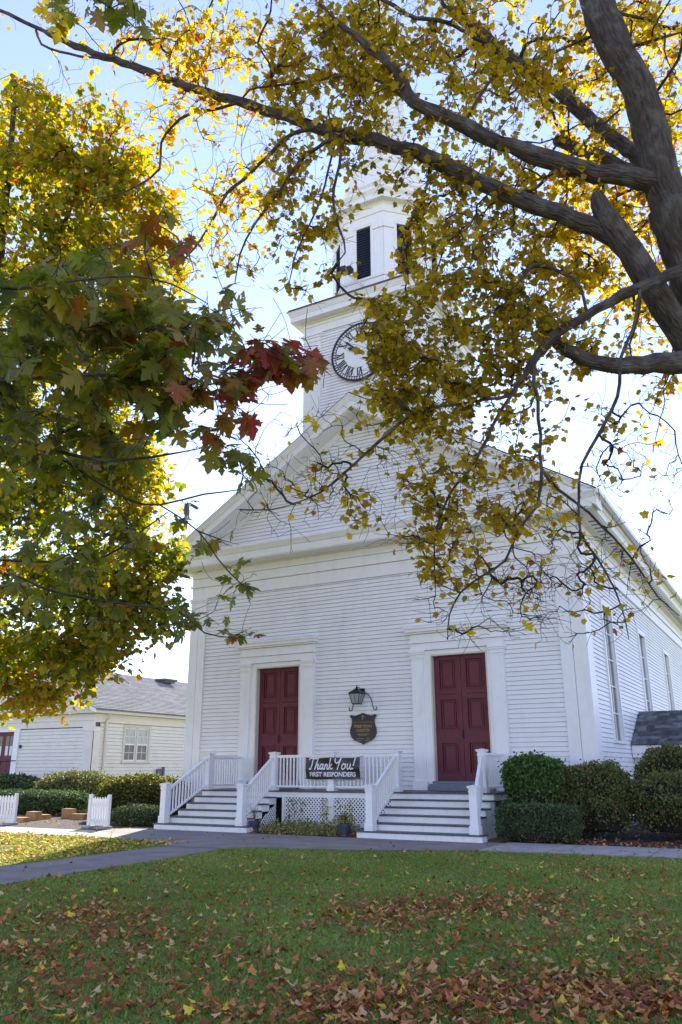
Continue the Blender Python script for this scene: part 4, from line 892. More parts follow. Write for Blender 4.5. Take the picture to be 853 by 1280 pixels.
class Grower:
    def __init__(s, seed): s.P = []; s.par = []; s.T = []; s.lim = []; s.g = np.random.default_rng(seed); s.tips = []; s.root = {}
    def add_limb(s, pts, step=.14, wob=.008):
        P, r = resample(pts, step); P = P+s.g.normal(0, wob, P.shape)*np.minimum(1, r/.03)[:, None]
        s.lim.append((P, r)); prev = -1
        for i, p in enumerate(P):
            s.P.append(p); d = P[min(i+1, len(P)-1)]-P[max(i-1, 0)]; s.T.append(d/np.linalg.norm(d)); s.par.append(-2); s.root[len(s.P)-1] = r[i]
    def grow(s, A, seg=.13, curl=.35, maxlen=3.0):
        g = s.g; n0 = len(s.P); cap = n0+len(A)*26; P = np.zeros((cap, 3)); T = np.zeros((cap, 3)); par = np.full(cap, -2, int); P[:n0] = s.P; T[:n0] = s.T; n = n0
        d0 = np.array([np.min(np.sum((P[:n0]-a)**2, 1)) for a in A]); order = np.argsort(d0)
        for ai in order:
            a = A[ai]; dd = a-P[:n]; dist = np.sqrt((dd**2).sum(1)); cosang = (dd*T[:n]).sum(1)/np.maximum(dist, 1e-6)
            sc = dist*(1.25-.35*cosang); j = int(np.argmin(sc)); L_ = dist[j]
            if L_ > maxlen or L_ < .02: continue
            k = min(24, max(2, int(L_/seg))); p0 = P[j]; t0 = T[j]; dirn = (a-p0)/L_
            side = np.cross(dirn, g.normal(size=3)); side /= np.linalg.norm(side)+1e-9
            m0 = (t0*.7+dirn*.5+side*curl*.6)*L_; m1 = (dirn+side*-curl+np.array([0, 0, -.35]))*L_; prev = j
            for q in range(1, k+1):
                t = q/k; h = (2*t**3-3*t*t+1)*p0+(t**3-2*t*t+t)*m0+(-2*t**3+3*t*t)*a+(t**3-t*t)*m1
                if q < k: h = h+g.normal(0, .012, 3)
                P[n] = h; dv = h-P[prev]; T[n] = dv/(np.linalg.norm(dv)+1e-9); par[n] = prev; prev = n; n += 1
            s.tips.append((prev, ai))
        s.GP, s.GT, s.Gpar, s.n0, s.n = P[:n], T[:n], par[:n], n0, n
    def twiglets(s, cnt, ln=(.08, .25)):
        g = s.g; cand = np.arange(s.n0, s.n); pick = g.choice(cand, cnt); P = list(s.GP); T = list(s.GT); par = list(s.Gpar)
        for j in pick:
            p = s.GP[j].copy(); d = s.GT[j]+g.normal(0, .75, 3)+np.array([0, 0, .1]); d /= np.linalg.norm(d); L_ = g.uniform(*ln); prev = j; cv = g.normal(0, .35, 3)
            for q in range(3):
                d = d+cv*.5; d /= np.linalg.norm(d); p = p+d*L_/3; P.append(p.copy()); T.append(d.copy()); par.append(prev); prev = len(P)-1
        s.GP, s.GT, s.Gpar = np.array(P), np.array(T), np.array(par); s.n = len(P)
    def radii(s, tip=.0022, e=2.2):
        acc = np.zeros(s.n)
        for i in range(s.n-1, s.n0-1, -1):
            if acc[i] == 0: acc[i] = tip**e
            if s.Gpar[i] >= s.n0: acc[s.Gpar[i]] += acc[i]*(1 if True else 0)
        r = np.power(np.maximum(acc, 1e-12), 1/e); return np.clip(r, tip, .03)
    def build_twigs(s, name, m, parent, n=4, tip=.0022):
        r = s.radii(tip); idx = np.arange(s.n0, s.n); A = s.GP[s.Gpar[idx]]; B = s.GP[idx]; rb = r[idx]; pr = s.Gpar[idx]
        ra = np.where(pr >= s.n0, r[np.maximum(pr, 0)], rb*1.15); ra = np.minimum(ra, rb*1.35)
        d = B-A; L_ = np.linalg.norm(d, axis=1); ok = L_ > 1e-4; A, B, ra, rb, d, L_ = A[ok], B[ok], ra[ok], rb[ok], d[ok], L_[ok]; d = d/L_[:, None]
        u = np.cross(d, np.array([.3, .2, .93])); u /= np.linalg.norm(u, axis=1)[:, None]+1e-9; v = np.cross(d, u); V = []
        B = B+d*(rb*.4)[:, None]
        for P_, rr in ((A, ra), (B, rb)):
            for k in range(n): t = 2*np.pi*k/n; V.append(P_+(u*math.cos(t)+v*math.sin(t))*rr[:, None])
        V = np.stack(V, 1); return soup(name, V, 2*n, m, parent, None, faces=[(k, (k+1) % n, n+(k+1) % n, n+k) for k in range(n)], smooth=True)
    def build_limbs(s, parent, names, n=12):
        for (P, r), nm in zip(s.lim, names):
            m = MB(); pts = []; nn = 32 if r.max() > .12 else 16 if r.max() > .03 else 7; m.tube([tuple(p) for p in P], list(r), nn); o = m.build(nm, M['bark'], parent, smooth=True)
            ln = np.concatenate([[0], np.cumsum(np.linalg.norm(np.diff(P, axis=0), axis=1))]); th = 2*np.pi*np.arange(nn)/nn; off = s.g.uniform(0, 9)
            bk = np.stack([np.outer(r, np.cos(th)).ravel()+off, np.outer(r, np.sin(th)).ravel(), np.repeat(ln*.20, nn)], 1)
            a_ = o.data.attributes.new('bk', 'FLOAT_VECTOR', 'POINT'); a_.data.foreach_set('vector', bk.astype(np.float32).ravel())
            if r.max() > .05:                                  # uneven bark surface
                me = o.data
                for v in me.vertices:
                    q = v.co*5; k = Vector(bk[v.index])*9; dn = mnoise.noise(q)*.10+(abs(mnoise.noise(k))-.2)*.16+mnoise.noise(q*.35)*.10; v.co += v.normal*dn*float(min(.16, r.max()))
def blob_points(blobs, g):
    P = []; L = []; Y = []
    for (px, py, rx, ry, d0, d1, n, lv, ye) in blobs:
        a = g.uniform(0, 2*np.pi, n); q = np.sqrt(g.random(n)); x = px+rx*q*np.cos(a); y = py+ry*q*np.sin(a); D = g.uniform(d0, d1, n)
        P.append(at_arr(x, y, D)); L += [lv]*n; Y += [ye]*n
    return np.concatenate(P), np.array(L), np.array(Y)
def dress(gr, A, lv, ye, size, spread, g, jit=.5, droop=.5, cs=.16, extra=None):
    pos = []; col = []
    for node, ai in gr.tips:
        k = lv[ai]; k = int(k)+(g.random() < k-int(k))
        c0 = ye[ai]+g.normal(0, .10)
        for q in range(k):
            back = node
            for _ in range(g.integers(0, 6)):
                if gr.Gpar[back] >= gr.n0: back = gr.Gpar[back]
            pos.append(gr.GP[back]+g.normal(0, spread, 3)); col.append(c0+g.normal(0, cs))
    pos = np.array(pos); n = len(pos); sz = size*g.uniform(.5, 1.25, n); rot = rotmats(n, .55, g, droop)
    pos = pos+rot[:, :, 1]*(sz*.5)[:, None]
    return pos, sz, rot, np.clip(np.array(col), 0, 1)

# --- big maple on the right, its trunk out of frame to the right
mr = thing('maple_tree', (17.3, -10.2, 0), 'large grey barked maple with golden leaves arching over from the right', 'tree')
G = Grower(31)
base = [(17.35, -10.2, -.1, .46), (17.2, -10.25, 1.2, .36), (17.0, -10.35, 3.2, .33)]
tk = base+[tuple(at(893, 440, 9.5))+(.31,), tuple(at(862, 330, 9.5))+(.30,), tuple(at(838, 255, 9.5))+(.30,)]
G.add_limb(tk, .12, .004)
G.add_limb(limb([(842, 268, 9.5, 52), (825, 215, 9.5, 50), (812, 160, 9.6, 46), (798, 110, 9.6, 42), (775, 72, 9.7, 42), (758, 35, 9.8, 44), (742, -10, 10, 42), (725, -70, 10.4, 38), (700, -160, 11, 28)]), .12, .004)
G.add_limb(limb([(900, 480, 9.4, 40), (868, 438, 9.3, 40), (845, 405, 9.25, 38), (818, 362, 9.2, 36), (795, 325, 9.2, 34), (772, 292, 9.2, 34), (757, 268, 9.2, 30), (749, 252, 9.2, 24), (746, 240, 9.2, 12)]), .1, .003)   # stub
G.add_limb(limb([(775, 300, 9.25, 26), (745, 284, 9.25, 26), (700, 266, 9.3, 25), (655, 252, 9.4, 24), (615, 234, 9.5, 22), (570, 212, 9.6, 20), (520, 190, 9.8, 19), (470, 176, 10, 18), (425, 168, 10.2, 17), (370, 150, 10.4, 15), (300, 128, 10.7, 13), (235, 108, 10.9, 11), (165, 82, 11.1, 10), (95, 58, 11.3, 8), (45, 34, 11.5, 7), (0, 12, 11.6, 6), (-60, -20, 11.8, 4)]))
G.add_limb(limb([(828, 230, 9.5, 34), (800, 224, 9.45, 28), (762, 219, 9.4, 25), (715, 209, 9.4, 24), (668, 193, 9.4, 22), (625, 178, 9.4, 21), (585, 160, 9.4, 20), (545, 141, 9.4, 19), (517, 128, 9.4, 18), (504, 105, 9.4, 15), (490, 82, 9.4, 13), (465, 60, 9.4, 11), (440, 42, 9.5, 9), (424, 28, 9.5, 7), (400, 5, 9.6, 5)]))
G.add_limb(limb([(910, 452, 9.2, 36), (860, 453, 9.1, 32), (820, 455, 9.0, 28), (775, 457, 8.9, 25), (740, 452, 8.9, 22), (718, 440, 8.9, 20), (700, 430, 9.0, 16), (680, 405, 9.1, 12)]))
G.add_limb(limb([(900, 322, 9.0, 20), (853, 338, 8.9, 17), (815, 352, 8.8, 15), (780, 368, 8.8, 14), (745, 388, 8.8, 13), (708, 408, 8.8, 12), (678, 436, 8.8, 12), (655, 470, 8.8, 10), (640, 492, 8.8, 8), (610, 500, 8.8, 7), (565, 506, 8.8, 6), (535, 510, 8.8, 6), (505, 525, 8.8, 5), (470, 556, 8.8, 5), (432, 590, 8.8, 4.5), (402, 615, 8.8, 4), (372, 628, 8.8, 3.5), (338, 637, 8.8, 3), (300, 637, 8.8, 2)]))
G.add_limb(limb([(800, 352, 8.8, 7), (798, 380, 8.7, 6), (790, 415, 8.7, 6), (776, 450, 8.6, 7), (772, 495, 8.5, 7), (750, 542, 8.5, 7), (728, 580, 8.5, 6), (724, 622, 8.5, 5.5), (726, 665, 8.5, 5), (745, 695, 8.5, 4.5), (768, 735, 8.5, 3.5), (782, 775, 8.5, 2.5), (786, 800, 8.5, 1.5)]))
G.add_limb(limb([(690, 420, 8.9, 9), (668, 455, 8.7, 8), (672, 500, 8.6, 7.5), (676, 545, 8.6, 7), (678, 585, 8.5, 7), (700, 612, 8.5, 6), (735, 640, 8.5, 5.5), (768, 672, 8.5, 5), (800, 712, 8.5, 4), (822, 745, 8.5, 2.5), (850, 770, 8.6, 1.5)]))
G.add_limb(limb([(677, 588, 8.5, 6.5), (672, 632, 8.4, 6), (648, 662, 8.4, 5.5), (632, 700, 8.4, 5), (600, 722, 8.4, 4.5), (577, 740, 8.4, 4), (562, 768, 8.4, 3), (560, 800, 8.4, 1.5)]))
G.add_limb(limb([(655, 470, 8.8, 8), (628, 512, 8.7, 7), (608, 550, 8.7, 6.5), (592, 580, 8.7, 6), (562, 618, 8.7, 5), (546, 660, 8.7, 4), (543, 700, 8.7, 3), (545, 745, 8.7, 1.5)]))
G.add_limb(limb([(577, 162, 9.4, 6), (600, 120, 9.6, 6), (625, 92, 9.7, 6), (668, 75, 9.8, 6), (705, 60, 9.9, 6), (750, 40, 9.9, 7)]))
G.add_limb(limb([(620, 236, 9.5, 7), (664, 238, 9.8, 7), (690, 215, 10, 7), (712, 196, 10, 6), (745, 165, 10.2, 5), (775, 137, 10.3, 5)]))
G.add_limb(limb([(560, 10, 11.5, 12), (590, 32, 11.5, 14), (620, 58, 11.5, 16), (664, 91, 11.4, 18), (700, 115, 11.2, 18), (735, 148, 11, 19), (770, 175, 10.6, 20), (810, 205, 10, 22)]))
G.add_limb(limb([(698, 176, 11, 15), (735, 190, 10.7, 17), (770, 203, 10.3, 18), (808, 222, 9.8, 18)]))
G.add_limb(limb([(398, 158, 10.3, 9), (366, 167, 10.3, 8), (335, 195, 10.2, 7), (305, 224, 10.2, 6.5), (284, 242, 10.2, 6), (266, 275, 10.1, 5), (243, 310, 10.1, 4), (222, 332, 10.1, 2.5)]))
G.add_limb(limb([(300, 128, 10.7, 6), (270, 136, 10.6, 6), (240, 142, 10.5, 6), (215, 158, 10.5, 5.5), (202, 178, 10.5, 5), (199, 210, 10.4, 4.5), (172, 232, 10.4, 4), (145, 243, 10.4, 3), (118, 248, 10.4, 1.5)]))
G.add_limb(limb([(432, 168, 10.1, 9), (408, 178, 10, 7.5), (374, 203, 10, 6.5), (350, 238, 9.9, 5.5), (318, 280, 9.9, 4.5), (300, 318, 9.9, 3.5), (294, 355, 9.9, 2)]))
G.add_limb(limb([(171, 232, 10.4, 3.5), (178, 262, 10.3, 3.5), (200, 282, 10.3, 3), (220, 295, 10.3, 3), (236, 318, 10.2, 2.5), (242, 335, 10.2, 1.5)]))
G.add_limb(limb([(45, 34, 11.5, 4.5), (52, 55, 11.4, 4.5), (75, 64, 11.3, 5), (100, 70, 11.2, 5), (132, 74, 11.1, 3), (165, 82, 11.1, 3)]))
G.add_limb(limb([(302, 128, 10.7, 4), (312, 112, 10.5, 4), (353, 106, 10.4, 4.5), (395, 101, 10.2, 5), (430, 95, 10, 5), (462, 97, 9.8, 5), (485, 108, 9.6, 6), (510, 125, 9.4, 7)]))
G.add_limb(limb([(432, 165, 10, 7), (424, 205, 9.8, 6), (417, 250, 9.8, 5.5), (425, 287, 9.7, 5), (432, 315, 9.7, 3), (410, 340, 9.7, 1.6)]))
G.add_limb(limb([(420, 172, 10, 5), (402, 245, 9.9, 4), (380, 295, 9.9, 3.5), (369, 320, 9.9, 3), (362, 352, 9.9, 2.2), (345, 366, 9.9, 1.3)]))
G.add_limb(limb([(455, -12, 9.9, 7), (492, 6, 9.9, 8), (520, 22, 9.9, 8), (560, 28, 10.1, 8), (600, 50, 10.6, 8), (625, 62, 11.2, 8)]))
G.add_limb(limb([(755, 10, 9.9, 8), (785, 18, 9.8, 7), (815, 26, 9.8, 6), (832, 42, 9.8, 5), (830, 62, 9.8, 3), (842, 90, 9.8, 2)]))
G.add_limb(limb([(795, 118, 9.6, 5), (785, 66, 9.6, 8), (808, 52, 9.5, 8), (826, 48, 9.5, 6), (850, 40, 9.5, 4)]))
G.add_limb(limb([(735, 390, 8.8, 6), (720, 350, 9, 6), (668, 332, 9.2, 9), (652, 348, 9.2, 9), (640, 375, 9.1, 6), (642, 420, 9, 4), (648, 450, 9, 3)]))
G.add_limb(limb([(800, 360, 8.9, 5), (800, 390, 8.8, 5), (788, 430, 8.8, 4), (790, 445, 8.8, 3)]))
LN = ['trunk', 'limb', 'limb', 'limb', 'limb', 'limb']+['branch']*40
# crown: where foliage clumps hang (photo pixels and depth; the depth spread gives the crown its volume)
BL = [(300, 90, 110, 70, 10, 12.5, 70, 3.6, .68), (380, 130, 70, 60, 9.8, 11.5, 46, 3.4, .6), (240, 160, 70, 50, 10.2, 11.2, 34, 2.4, .72), (330, 220, 80, 50, 9.8, 10.8, 40, 2.6, .62), (220, 60, 70, 50, 10.5, 12, 34, 3.2, .74), (330, 290, 70, 60, 9.8, 10.6, 46, 2.4, .60), (250, 300, 60, 60, 9.8, 10.6, 26, 1.6, .62), (400, 330, 50, 50, 9.7, 10.4, 26, 1.8, .6), (430, 60, 110, 60, 9.6, 12, 60, 4, .55), (480, 390, 26, 24, 8.8, 10, 20, 4, .45), (482, 430, 30, 34, 8.7, 10, 50, 4, .42), (478, 480, 34, 26, 8.7, 10, 30, 4, .45), (640, 40, 225, 70, 9.2, 14.5, 330, 5, .66), (560, 120, 130, 60, 9.2, 13, 120, 5, .52), (760, 120, 110, 110, 10, 14.5, 200, 5, .66), (650, 170, 120, 70, 9.5, 13.5, 130, 5, .68), (640, 260, 130, 55, 9.3, 13, 130, 5, .66),
      (620, 330, 135, 60, 8.8, 12, 190, 5, .50), (580, 400, 115, 60, 8.6, 11, 180, 5.5, .42), (640, 430, 110, 60, 8.6, 11, 140, 5, .48), (505, 420, 50, 40, 8.6, 10.2, 55, 5, .38), (530, 500, 70, 45, 8.5, 10, 90, 4.5, .40),
      (600, 520, 110, 55, 8.5, 10.2, 100, 4.5, .46), (590, 610, 90, 45, 8.4, 9.4, 75, 4, .48), (510, 650, 80, 32, 8.5, 9.3, 38, 4, .50), (560, 690, 60, 45, 8.4, 9.2, 34, 4, .58), (660, 620, 70, 50, 8.4, 9.2, 36, 3, .62),
      (760, 300, 90, 90, 10, 14, 170, 5, .74), (760, 400, 90, 60, 10, 13, 85, 5, .72), (700, 340, 70, 50, 9.3, 11.5, 60, 5, .66), (815, 260, 50, 150, 11, 14.5, 130, 5, .72), (820, 100, 50, 110, 10.5, 14, 100, 5, .68), (820, 510, 40, 55, 9.5, 11, 20, 3.5, .78), (700, 520, 60, 50, 8.6, 10, 24, 2.2, .66),
      (330, 50, 150, 52, 10, 13, 120, 4.5, .66), (420, 50, 80, 60, 9.6, 12, 75, 4.5, .56), (420, 110, 90, 50, 9.6, 11, 55, 4, .48), (230, 40, 70, 38, 10.8, 12.5, 40, 3.6, .72), (470, 130, 80, 50, 9.5, 11, 45, 4, .44), (510, 215, 40, 40, 9.4, 10.6, 26, 3, .40), (565, 270, 48, 90, 9.2, 11, 90, 4.5, .44),
      (400, 240, 60, 60, 9.7, 10.5, 55, 3.4, .56), (340, 240, 60, 60, 9.8, 10.5, 40, 2.6, .58), (290, 290, 60, 60, 9.8, 10.5, 32, 2.2, .60), (380, 300, 50, 40, 9.7, 10.3, 22, 2.2, .6), (240, 210, 60, 60, 10, 10.8, 22, 1.6, .66), (200, 130, 60, 45, 10.5, 11.3, 24, 2.4, .70), (90, 60, 80, 50, 11, 12, 18, 1.2, .74), (140, 20, 70, 26, 11, 12, 20, 2.2, .72), (350, 160, 80, 50, 10, 11, 34, 2.8, .58),
      (640, 700, 100, 55, 8.3, 9.0, 80, .45, .68), (600, 760, 85, 45, 8.3, 8.9, 80, .3, .72), (740, 700, 90, 50, 8.3, 9.0, 70, .5, .74), (780, 740, 60, 55, 8.3, 9.0, 40, .45, .74), (700, 760, 60, 50, 8.3, 8.9, 46, .25, .74), (800, 600, 60, 60, 8.4, 9.2, 45, .15, .7), (760, 560, 50, 50, 8.4, 9.2, 34, .3, .7), (470, 70, 45, 90, 9.5, 12, 60, 4, .5), (470, 190, 45, 40, 9.5, 11, 25, 3, .5),
      (350, 560, 80, 50, 8.8, 9.3, 50, .12, .6), (620, 660, 120, 60, 8.3, 9.0, 90, .2, .6), (800, 560, 60, 60, 8.4, 9.2, 40, .1, .7), (430, 600, 90, 34, 8.7, 9.1, 60, .8, .62), (370, 620, 80, 45, 8.7, 9.1, 60, .12, .6), (450, 540, 70, 40, 8.7, 9.2, 24, 1.4, .55), (540, 580, 70, 40, 8.5, 9.2, 30, 2.5, .5), (330, 350, 60, 40, 9.8, 10.3, 14, 1, .6),
      (640, -130, 330, 110, 9.5, 15, 170, 5, .6), (980, 150, 130, 330, 8.5, 14, 200, 6, .6), (300, -80, 160, 60, 10, 13, 40, 4, .6)]
A, lv, ye = blob_points(BL, G.g)
G.grow(A, .12, .5); G.twiglets(7000, (.08, .30))
G.build_limbs(mr, LN, 12)
G.build_twigs('twigs', M['twig'], mr)
pos, sz, rot, col = dress(G, A, lv*1.42, ye, .080, .05, G.g, cs=.20)
mk = split_largest(pos, sz, 300)
leaf_objects('leaf', LF, M['leafR'], pos[mk], sz[mk], rot[mk], col[mk], mr)
soup('foliage', place_leaves(LS, pos[~mk], sz[~mk], rot[~mk]), len(LS[0]), M['leafR'], mr, col[~mk], faces=LS[1])
print('right maple leaves', len(pos), 'twig nodes', G.n)

# --- maple behind on the left, overhanging the hall
ml = thing('autumn_maple', tuple(at(-70, 1000, 20)[:2])+(0,), 'full green and gold maple standing beyond the lawn on the left', 'tree')
G = Grower(57); bp_ = np.array(ml.location)
tb = at(-60, 800, 20); G.add_limb([(bp_[0], bp_[1], -.1, .38), (bp_[0], bp_[1], 1.5, .30), tuple(tb)+(.26,), tuple(at(-40, 560, 20))+(.22,), tuple(at(-10, 380, 20))+(.16,), tuple(at(10, 220, 20))+(.10,), tuple(at(20, 100, 20))+(.04,)], .3, .01)
for q in ([(-58, 820), (0, 812), (40, 790), (80, 770), (120, 765)], [(-50, 700), (0, 640), (60, 600), (110, 590), (160, 600)], [(-40, 600), (20, 500), (70, 440), (110, 400), (150, 360)], [(-20, 420), (40, 340), (80, 280), (100, 220)], [(-10, 380), (-60, 280), (-100, 200)], [(-55, 760), (20, 730), (90, 720), (150, 730), (185, 720)], [(-60, 800), (-150, 740), (-230, 690)], [(-45, 640), (-140, 520), (-200, 420)]):
    G.add_limb([tuple(at(a, b, 20+G.g.uniform(-.3, .3)+(k*.35 if len(G.lim) % 2 else -k*.35)))+(.10*(1-k/len(q))+.012,) for k, (a, b) in enumerate(q)], .3, .02)
BL = [(165, 215, 40, 40, 17.5, 21, 34, 6, .68), (205, 290, 34, 40, 17.5, 20.5, 30, 6, .70), (212, 440, 30, 60, 17.5, 20, 34, 6, .66), (110, 180, 75, 60, 17.5, 21.5, 110, 7, .66), (30, 160, 60, 60, 17.5, 22, 110, 7, .62), (60, 250, 110, 70, 17, 23, 230, 8, .52), (160, 260, 50, 60, 17.5, 21, 70, 7, .66), (120, 350, 120, 60, 17, 23, 220, 8, .55), (60, 450, 130, 70, 17, 23, 230, 8, .50), (150, 470, 80, 60, 17.5, 21, 100, 7, .66),
      (70, 560, 130, 60, 16.5, 23, 230, 8, .40), (160, 590, 62, 50, 17, 21, 110, 7.5, .62), (60, 660, 130, 60, 16.5, 23, 250, 8, .36), (170, 680, 58, 55, 17, 21, 120, 7.5, .52), (60, 760, 120, 60, 16.5, 22, 240, 8, .38), (160, 770, 58, 40, 17, 20.5, 100, 7, .50), (50, 830, 90, 38, 16.5, 21, 150, 8, .50), (120, 820, 55, 30, 17, 20, 70, 7, .60), (60, 870, 50, 14, 17, 19.5, 34, 7, .70), (20, 885, 25, 12, 17, 19.5, 12, 7, .66),
      (205, 740, 30, 50, 17, 20, 36, 6, .44), (-120, 400, 90, 320, 17, 23, 420, 8, .5), (210, 360, 30, 40, 18, 20, 14, 6, .7), (45, 120, 20, 16, 18.5, 21, 9, 6, .68), (115, 122, 12, 20, 18.5, 20, 6, 6, .7)]
A, lv, ye = blob_points(BL, G.g)
G.grow(A, .3, .3, 6); G.twiglets(1500, (.15, .5))
G.build_limbs(ml, ['trunk']+['limb']*8, 10)
G.build_twigs('twigs', M['twig'], ml, 4, .005)
pos, sz, rot, col = dress(G, A, lv*2.0, ye, .145, .16, G.g)
mk = split_largest(pos, sz, 300)
leaf_objects('leaf', LS, M['leafL'], pos[mk], sz[mk], rot[mk], col[mk], ml)
soup('foliage', place_leaves(LS, pos[~mk], sz[~mk], rot[~mk]), len(LS[0]), M['leafL'], ml, col[~mk], faces=LS[1])
print('left maple leaves', len(pos))

# --- near maple boughs at the left, a few metres from the camera
bx = at(-420, 640, 5.2)
mf = thing('near_maple', (float(bx[0]), float(bx[1]), 0), 'near maple at the left with big green and red leaves close up', 'tree')
G = Grower(91)
G.add_limb([(bx[0], bx[1], -.1, .30), (bx[0], bx[1], 1.2, .24), (bx[0]+.05, bx[1], 2.6, .21), (bx[0]+.1, bx[1]+.05, 4.2, .17), (bx[0]+.2, bx[1]+.1, 6.2, .11)], .2, .006)
tj = lambda z, r: (bx[0]+.06, bx[1]+.02, z, r)
G.add_limb([tj(2.2, .06)]+limb([(-180, 520, 4.3, 22), (-60, 530, 3.9, 15), (0, 545, 3.7, 9), (60, 562, 3.6, 7), (120, 575, 3.6, 6), (190, 572, 3.7, 4), (250, 560, 3.8, 3)]), .1)
G.add_limb([tj(2.6, .05)]+limb([(-160, 480, 4.0, 18), (-60, 470, 3.5, 12), (10, 475, 3.3, 8), (70, 470, 3.2, 6), (130, 468, 3.2, 6), (190, 478, 3.3, 5), (240, 485, 3.4, 4), (300, 470, 3.5, 3), (350, 455, 3.6, 2.5), (392, 452, 3.6, 1.5)]), .1)
G.add_limb([tj(2.0, .05)]+limb([(-150, 560, 4.6, 16), (-40, 575, 4.4, 9), (50, 562, 4.3, 5), (110, 596, 4.3, 5), (160, 625, 4.3, 4.5), (200, 631, 4.3, 4), (255, 618, 4.3, 3.5), (300, 612, 4.4, 2)]), .1)
G.add_limb(limb([(200, 631, 4.3, 3), (248, 664, 4.3, 3), (272, 698, 4.3, 3), (303, 731, 4.3, 2.4), (325, 738, 4.3, 1.5)]), .08)
G.add_limb([tj(1.8, .05)]+limb([(-160, 700, 5.0, 14), (0, 716, 5.0, 5), (60, 737, 5.0, 5), (120, 750, 5.0, 4.5), (180, 758, 5.0, 4), (223, 764, 5.0, 3.5), (256, 791, 5.0, 3), (288, 797, 5.0, 2)]), .1)
G.add_limb([tj(1.9, .04)]+limb([(-160, 690, 4.9, 12), (0, 700, 4.8, 4.5), (60, 702, 4.8, 4.5), (130, 696, 4.8, 4), (165, 672, 4.8, 3.5), (210, 640, 4.8, 2)]), .1)
G.add_limb([tj(2.8, .05)]+limb([(-140, 380, 3.6, 16), (-40, 360, 3.1, 10), (40, 360, 2.9, 6), (100, 350, 2.8, 5), (160, 345, 2.8, 4), (215, 355, 2.9, 3), (260, 380, 3.0, 2)]), .1)
G.add_limb([tj(3.0, .05)]+limb([(-130, 200, 4.0, 14), (-60, 40, 3.6, 10), (20, -30, 3.4, 7), (90, -15, 3.3, 5), (140, 10, 3.3, 4), (170, 35, 3.3, 2)]), .1)
G.add_limb([tj(2.5, .05)]+limb([(-140, 420, 4.0, 14), (-40, 410, 3.6, 9), (40, 415, 3.4, 6), (110, 400, 3.3, 5), (170, 410, 3.4, 4), (230, 410, 3.5, 3), (280, 400, 3.7, 2), (310, 385, 3.8, 1.5)]), .1)
BL = [(200, 260, 40, 18, 3.2, 3.8, 4, 2, .6), (80, 350, 90, 35, 2.7, 3.4, 24, 3.0, .34), (40, 410, 85, 45, 2.9, 3.8, 30, 3.4, .28), (150, 410, 80, 45, 2.9, 3.8, 30, 3.2, .34), (60, 480, 90, 45, 3.0, 4.0, 34, 3.2, .30), (170, 480, 80, 45, 3.0, 4.2, 30, 3.0, .40), (90, 550, 110, 40, 3.3, 4.6, 34, 3, .30), (220, 400, 60, 40, 3.0, 4.0, 22, 3.0, .36), (280, 385, 35, 22, 3.4, 4.0, 9, 2.6, .40),
      (270, 460, 45, 35, 3.1, 3.9, 14, 2.8, .66), (330, 450, 40, 30, 3.2, 3.9, 13, 2.6, .88), (372, 440, 28, 25, 3.3, 3.9, 8, 2.4, .72), (395, 462, 22, 14, 3.5, 3.9, 4, 2, .6), (310, 500, 55, 28, 3.3, 4.0, 12, 2.4, .92), (240, 530, 60, 30, 3.4, 4.4, 14, 2.2, .62), (280, 580, 35, 30, 4, 4.5, 8, 2, .35), (215, 300, 50, 25, 3.3, 4.0, 8, 2, .62), (150, 320, 60, 20, 3.0, 3.6, 8, 2.4, .45),
      (60, 630, 90, 50, 3.8, 5.2, 26, 2.6, .26), (60, 700, 90, 40, 4.2, 5.2, 22, 2.4, .30), (80, 770, 80, 30, 4.6, 5.4, 12, 2, .28), (150, 690, 50, 40, 4.4, 5.2, 10, 2, .40), (270, 690, 40, 45, 4.2, 4.5, 10, 1.3, .34), (310, 735, 22, 20, 4.2, 4.5, 4, 1.2, .36), (255, 755, 40, 22, 4.9, 5.2, 9, 2, .30), (300, 790, 22, 10, 4.9, 5.2, 4, 2, .45), (235, 640, 20, 16, 4.2, 4.6, 4, 2, .4),
      (100, 15, 40, 14, 3.2, 3.6, 5, 2.4, .42), (165, 20, 18, 24, 3.2, 3.5, 5, 2.6, .30), (0, 100, 12, 30, 3.4, 4, 2, 2, .3), (-110, 450, 100, 150, 3.2, 5.0, 90, 3.4, .3), (-80, 0, 80, 120, 3.4, 4.4, 16, 3, .3)]
A, lv, ye = blob_points(BL, G.g)
G.grow(A, .09, .3, 1.6); G.twiglets(330, (.05, .2))
G.build_limbs(mf, ['trunk']+['limb']*9, 10)
G.build_twigs('twigs', M['twig'], mf, 5, .0014)
pos, sz, rot, col = dress(G, A, lv*1.35, ye, .086, .014, G.g, cs=.17)
# petiole end at twig, blades hang outward and down
mk = split_largest(pos, sz, 300)
leaf_objects('leaf', LD, M['leafF'], pos[mk], sz[mk], rot[mk], col[mk], mf)
soup('foliage', place_leaves(LD, pos[~mk], sz[~mk], rot[~mk]), len(LD[0]), M['leafF'], mf, col[~mk], faces=LD[1], lf=LD[0])
print('near leaves', len(pos))

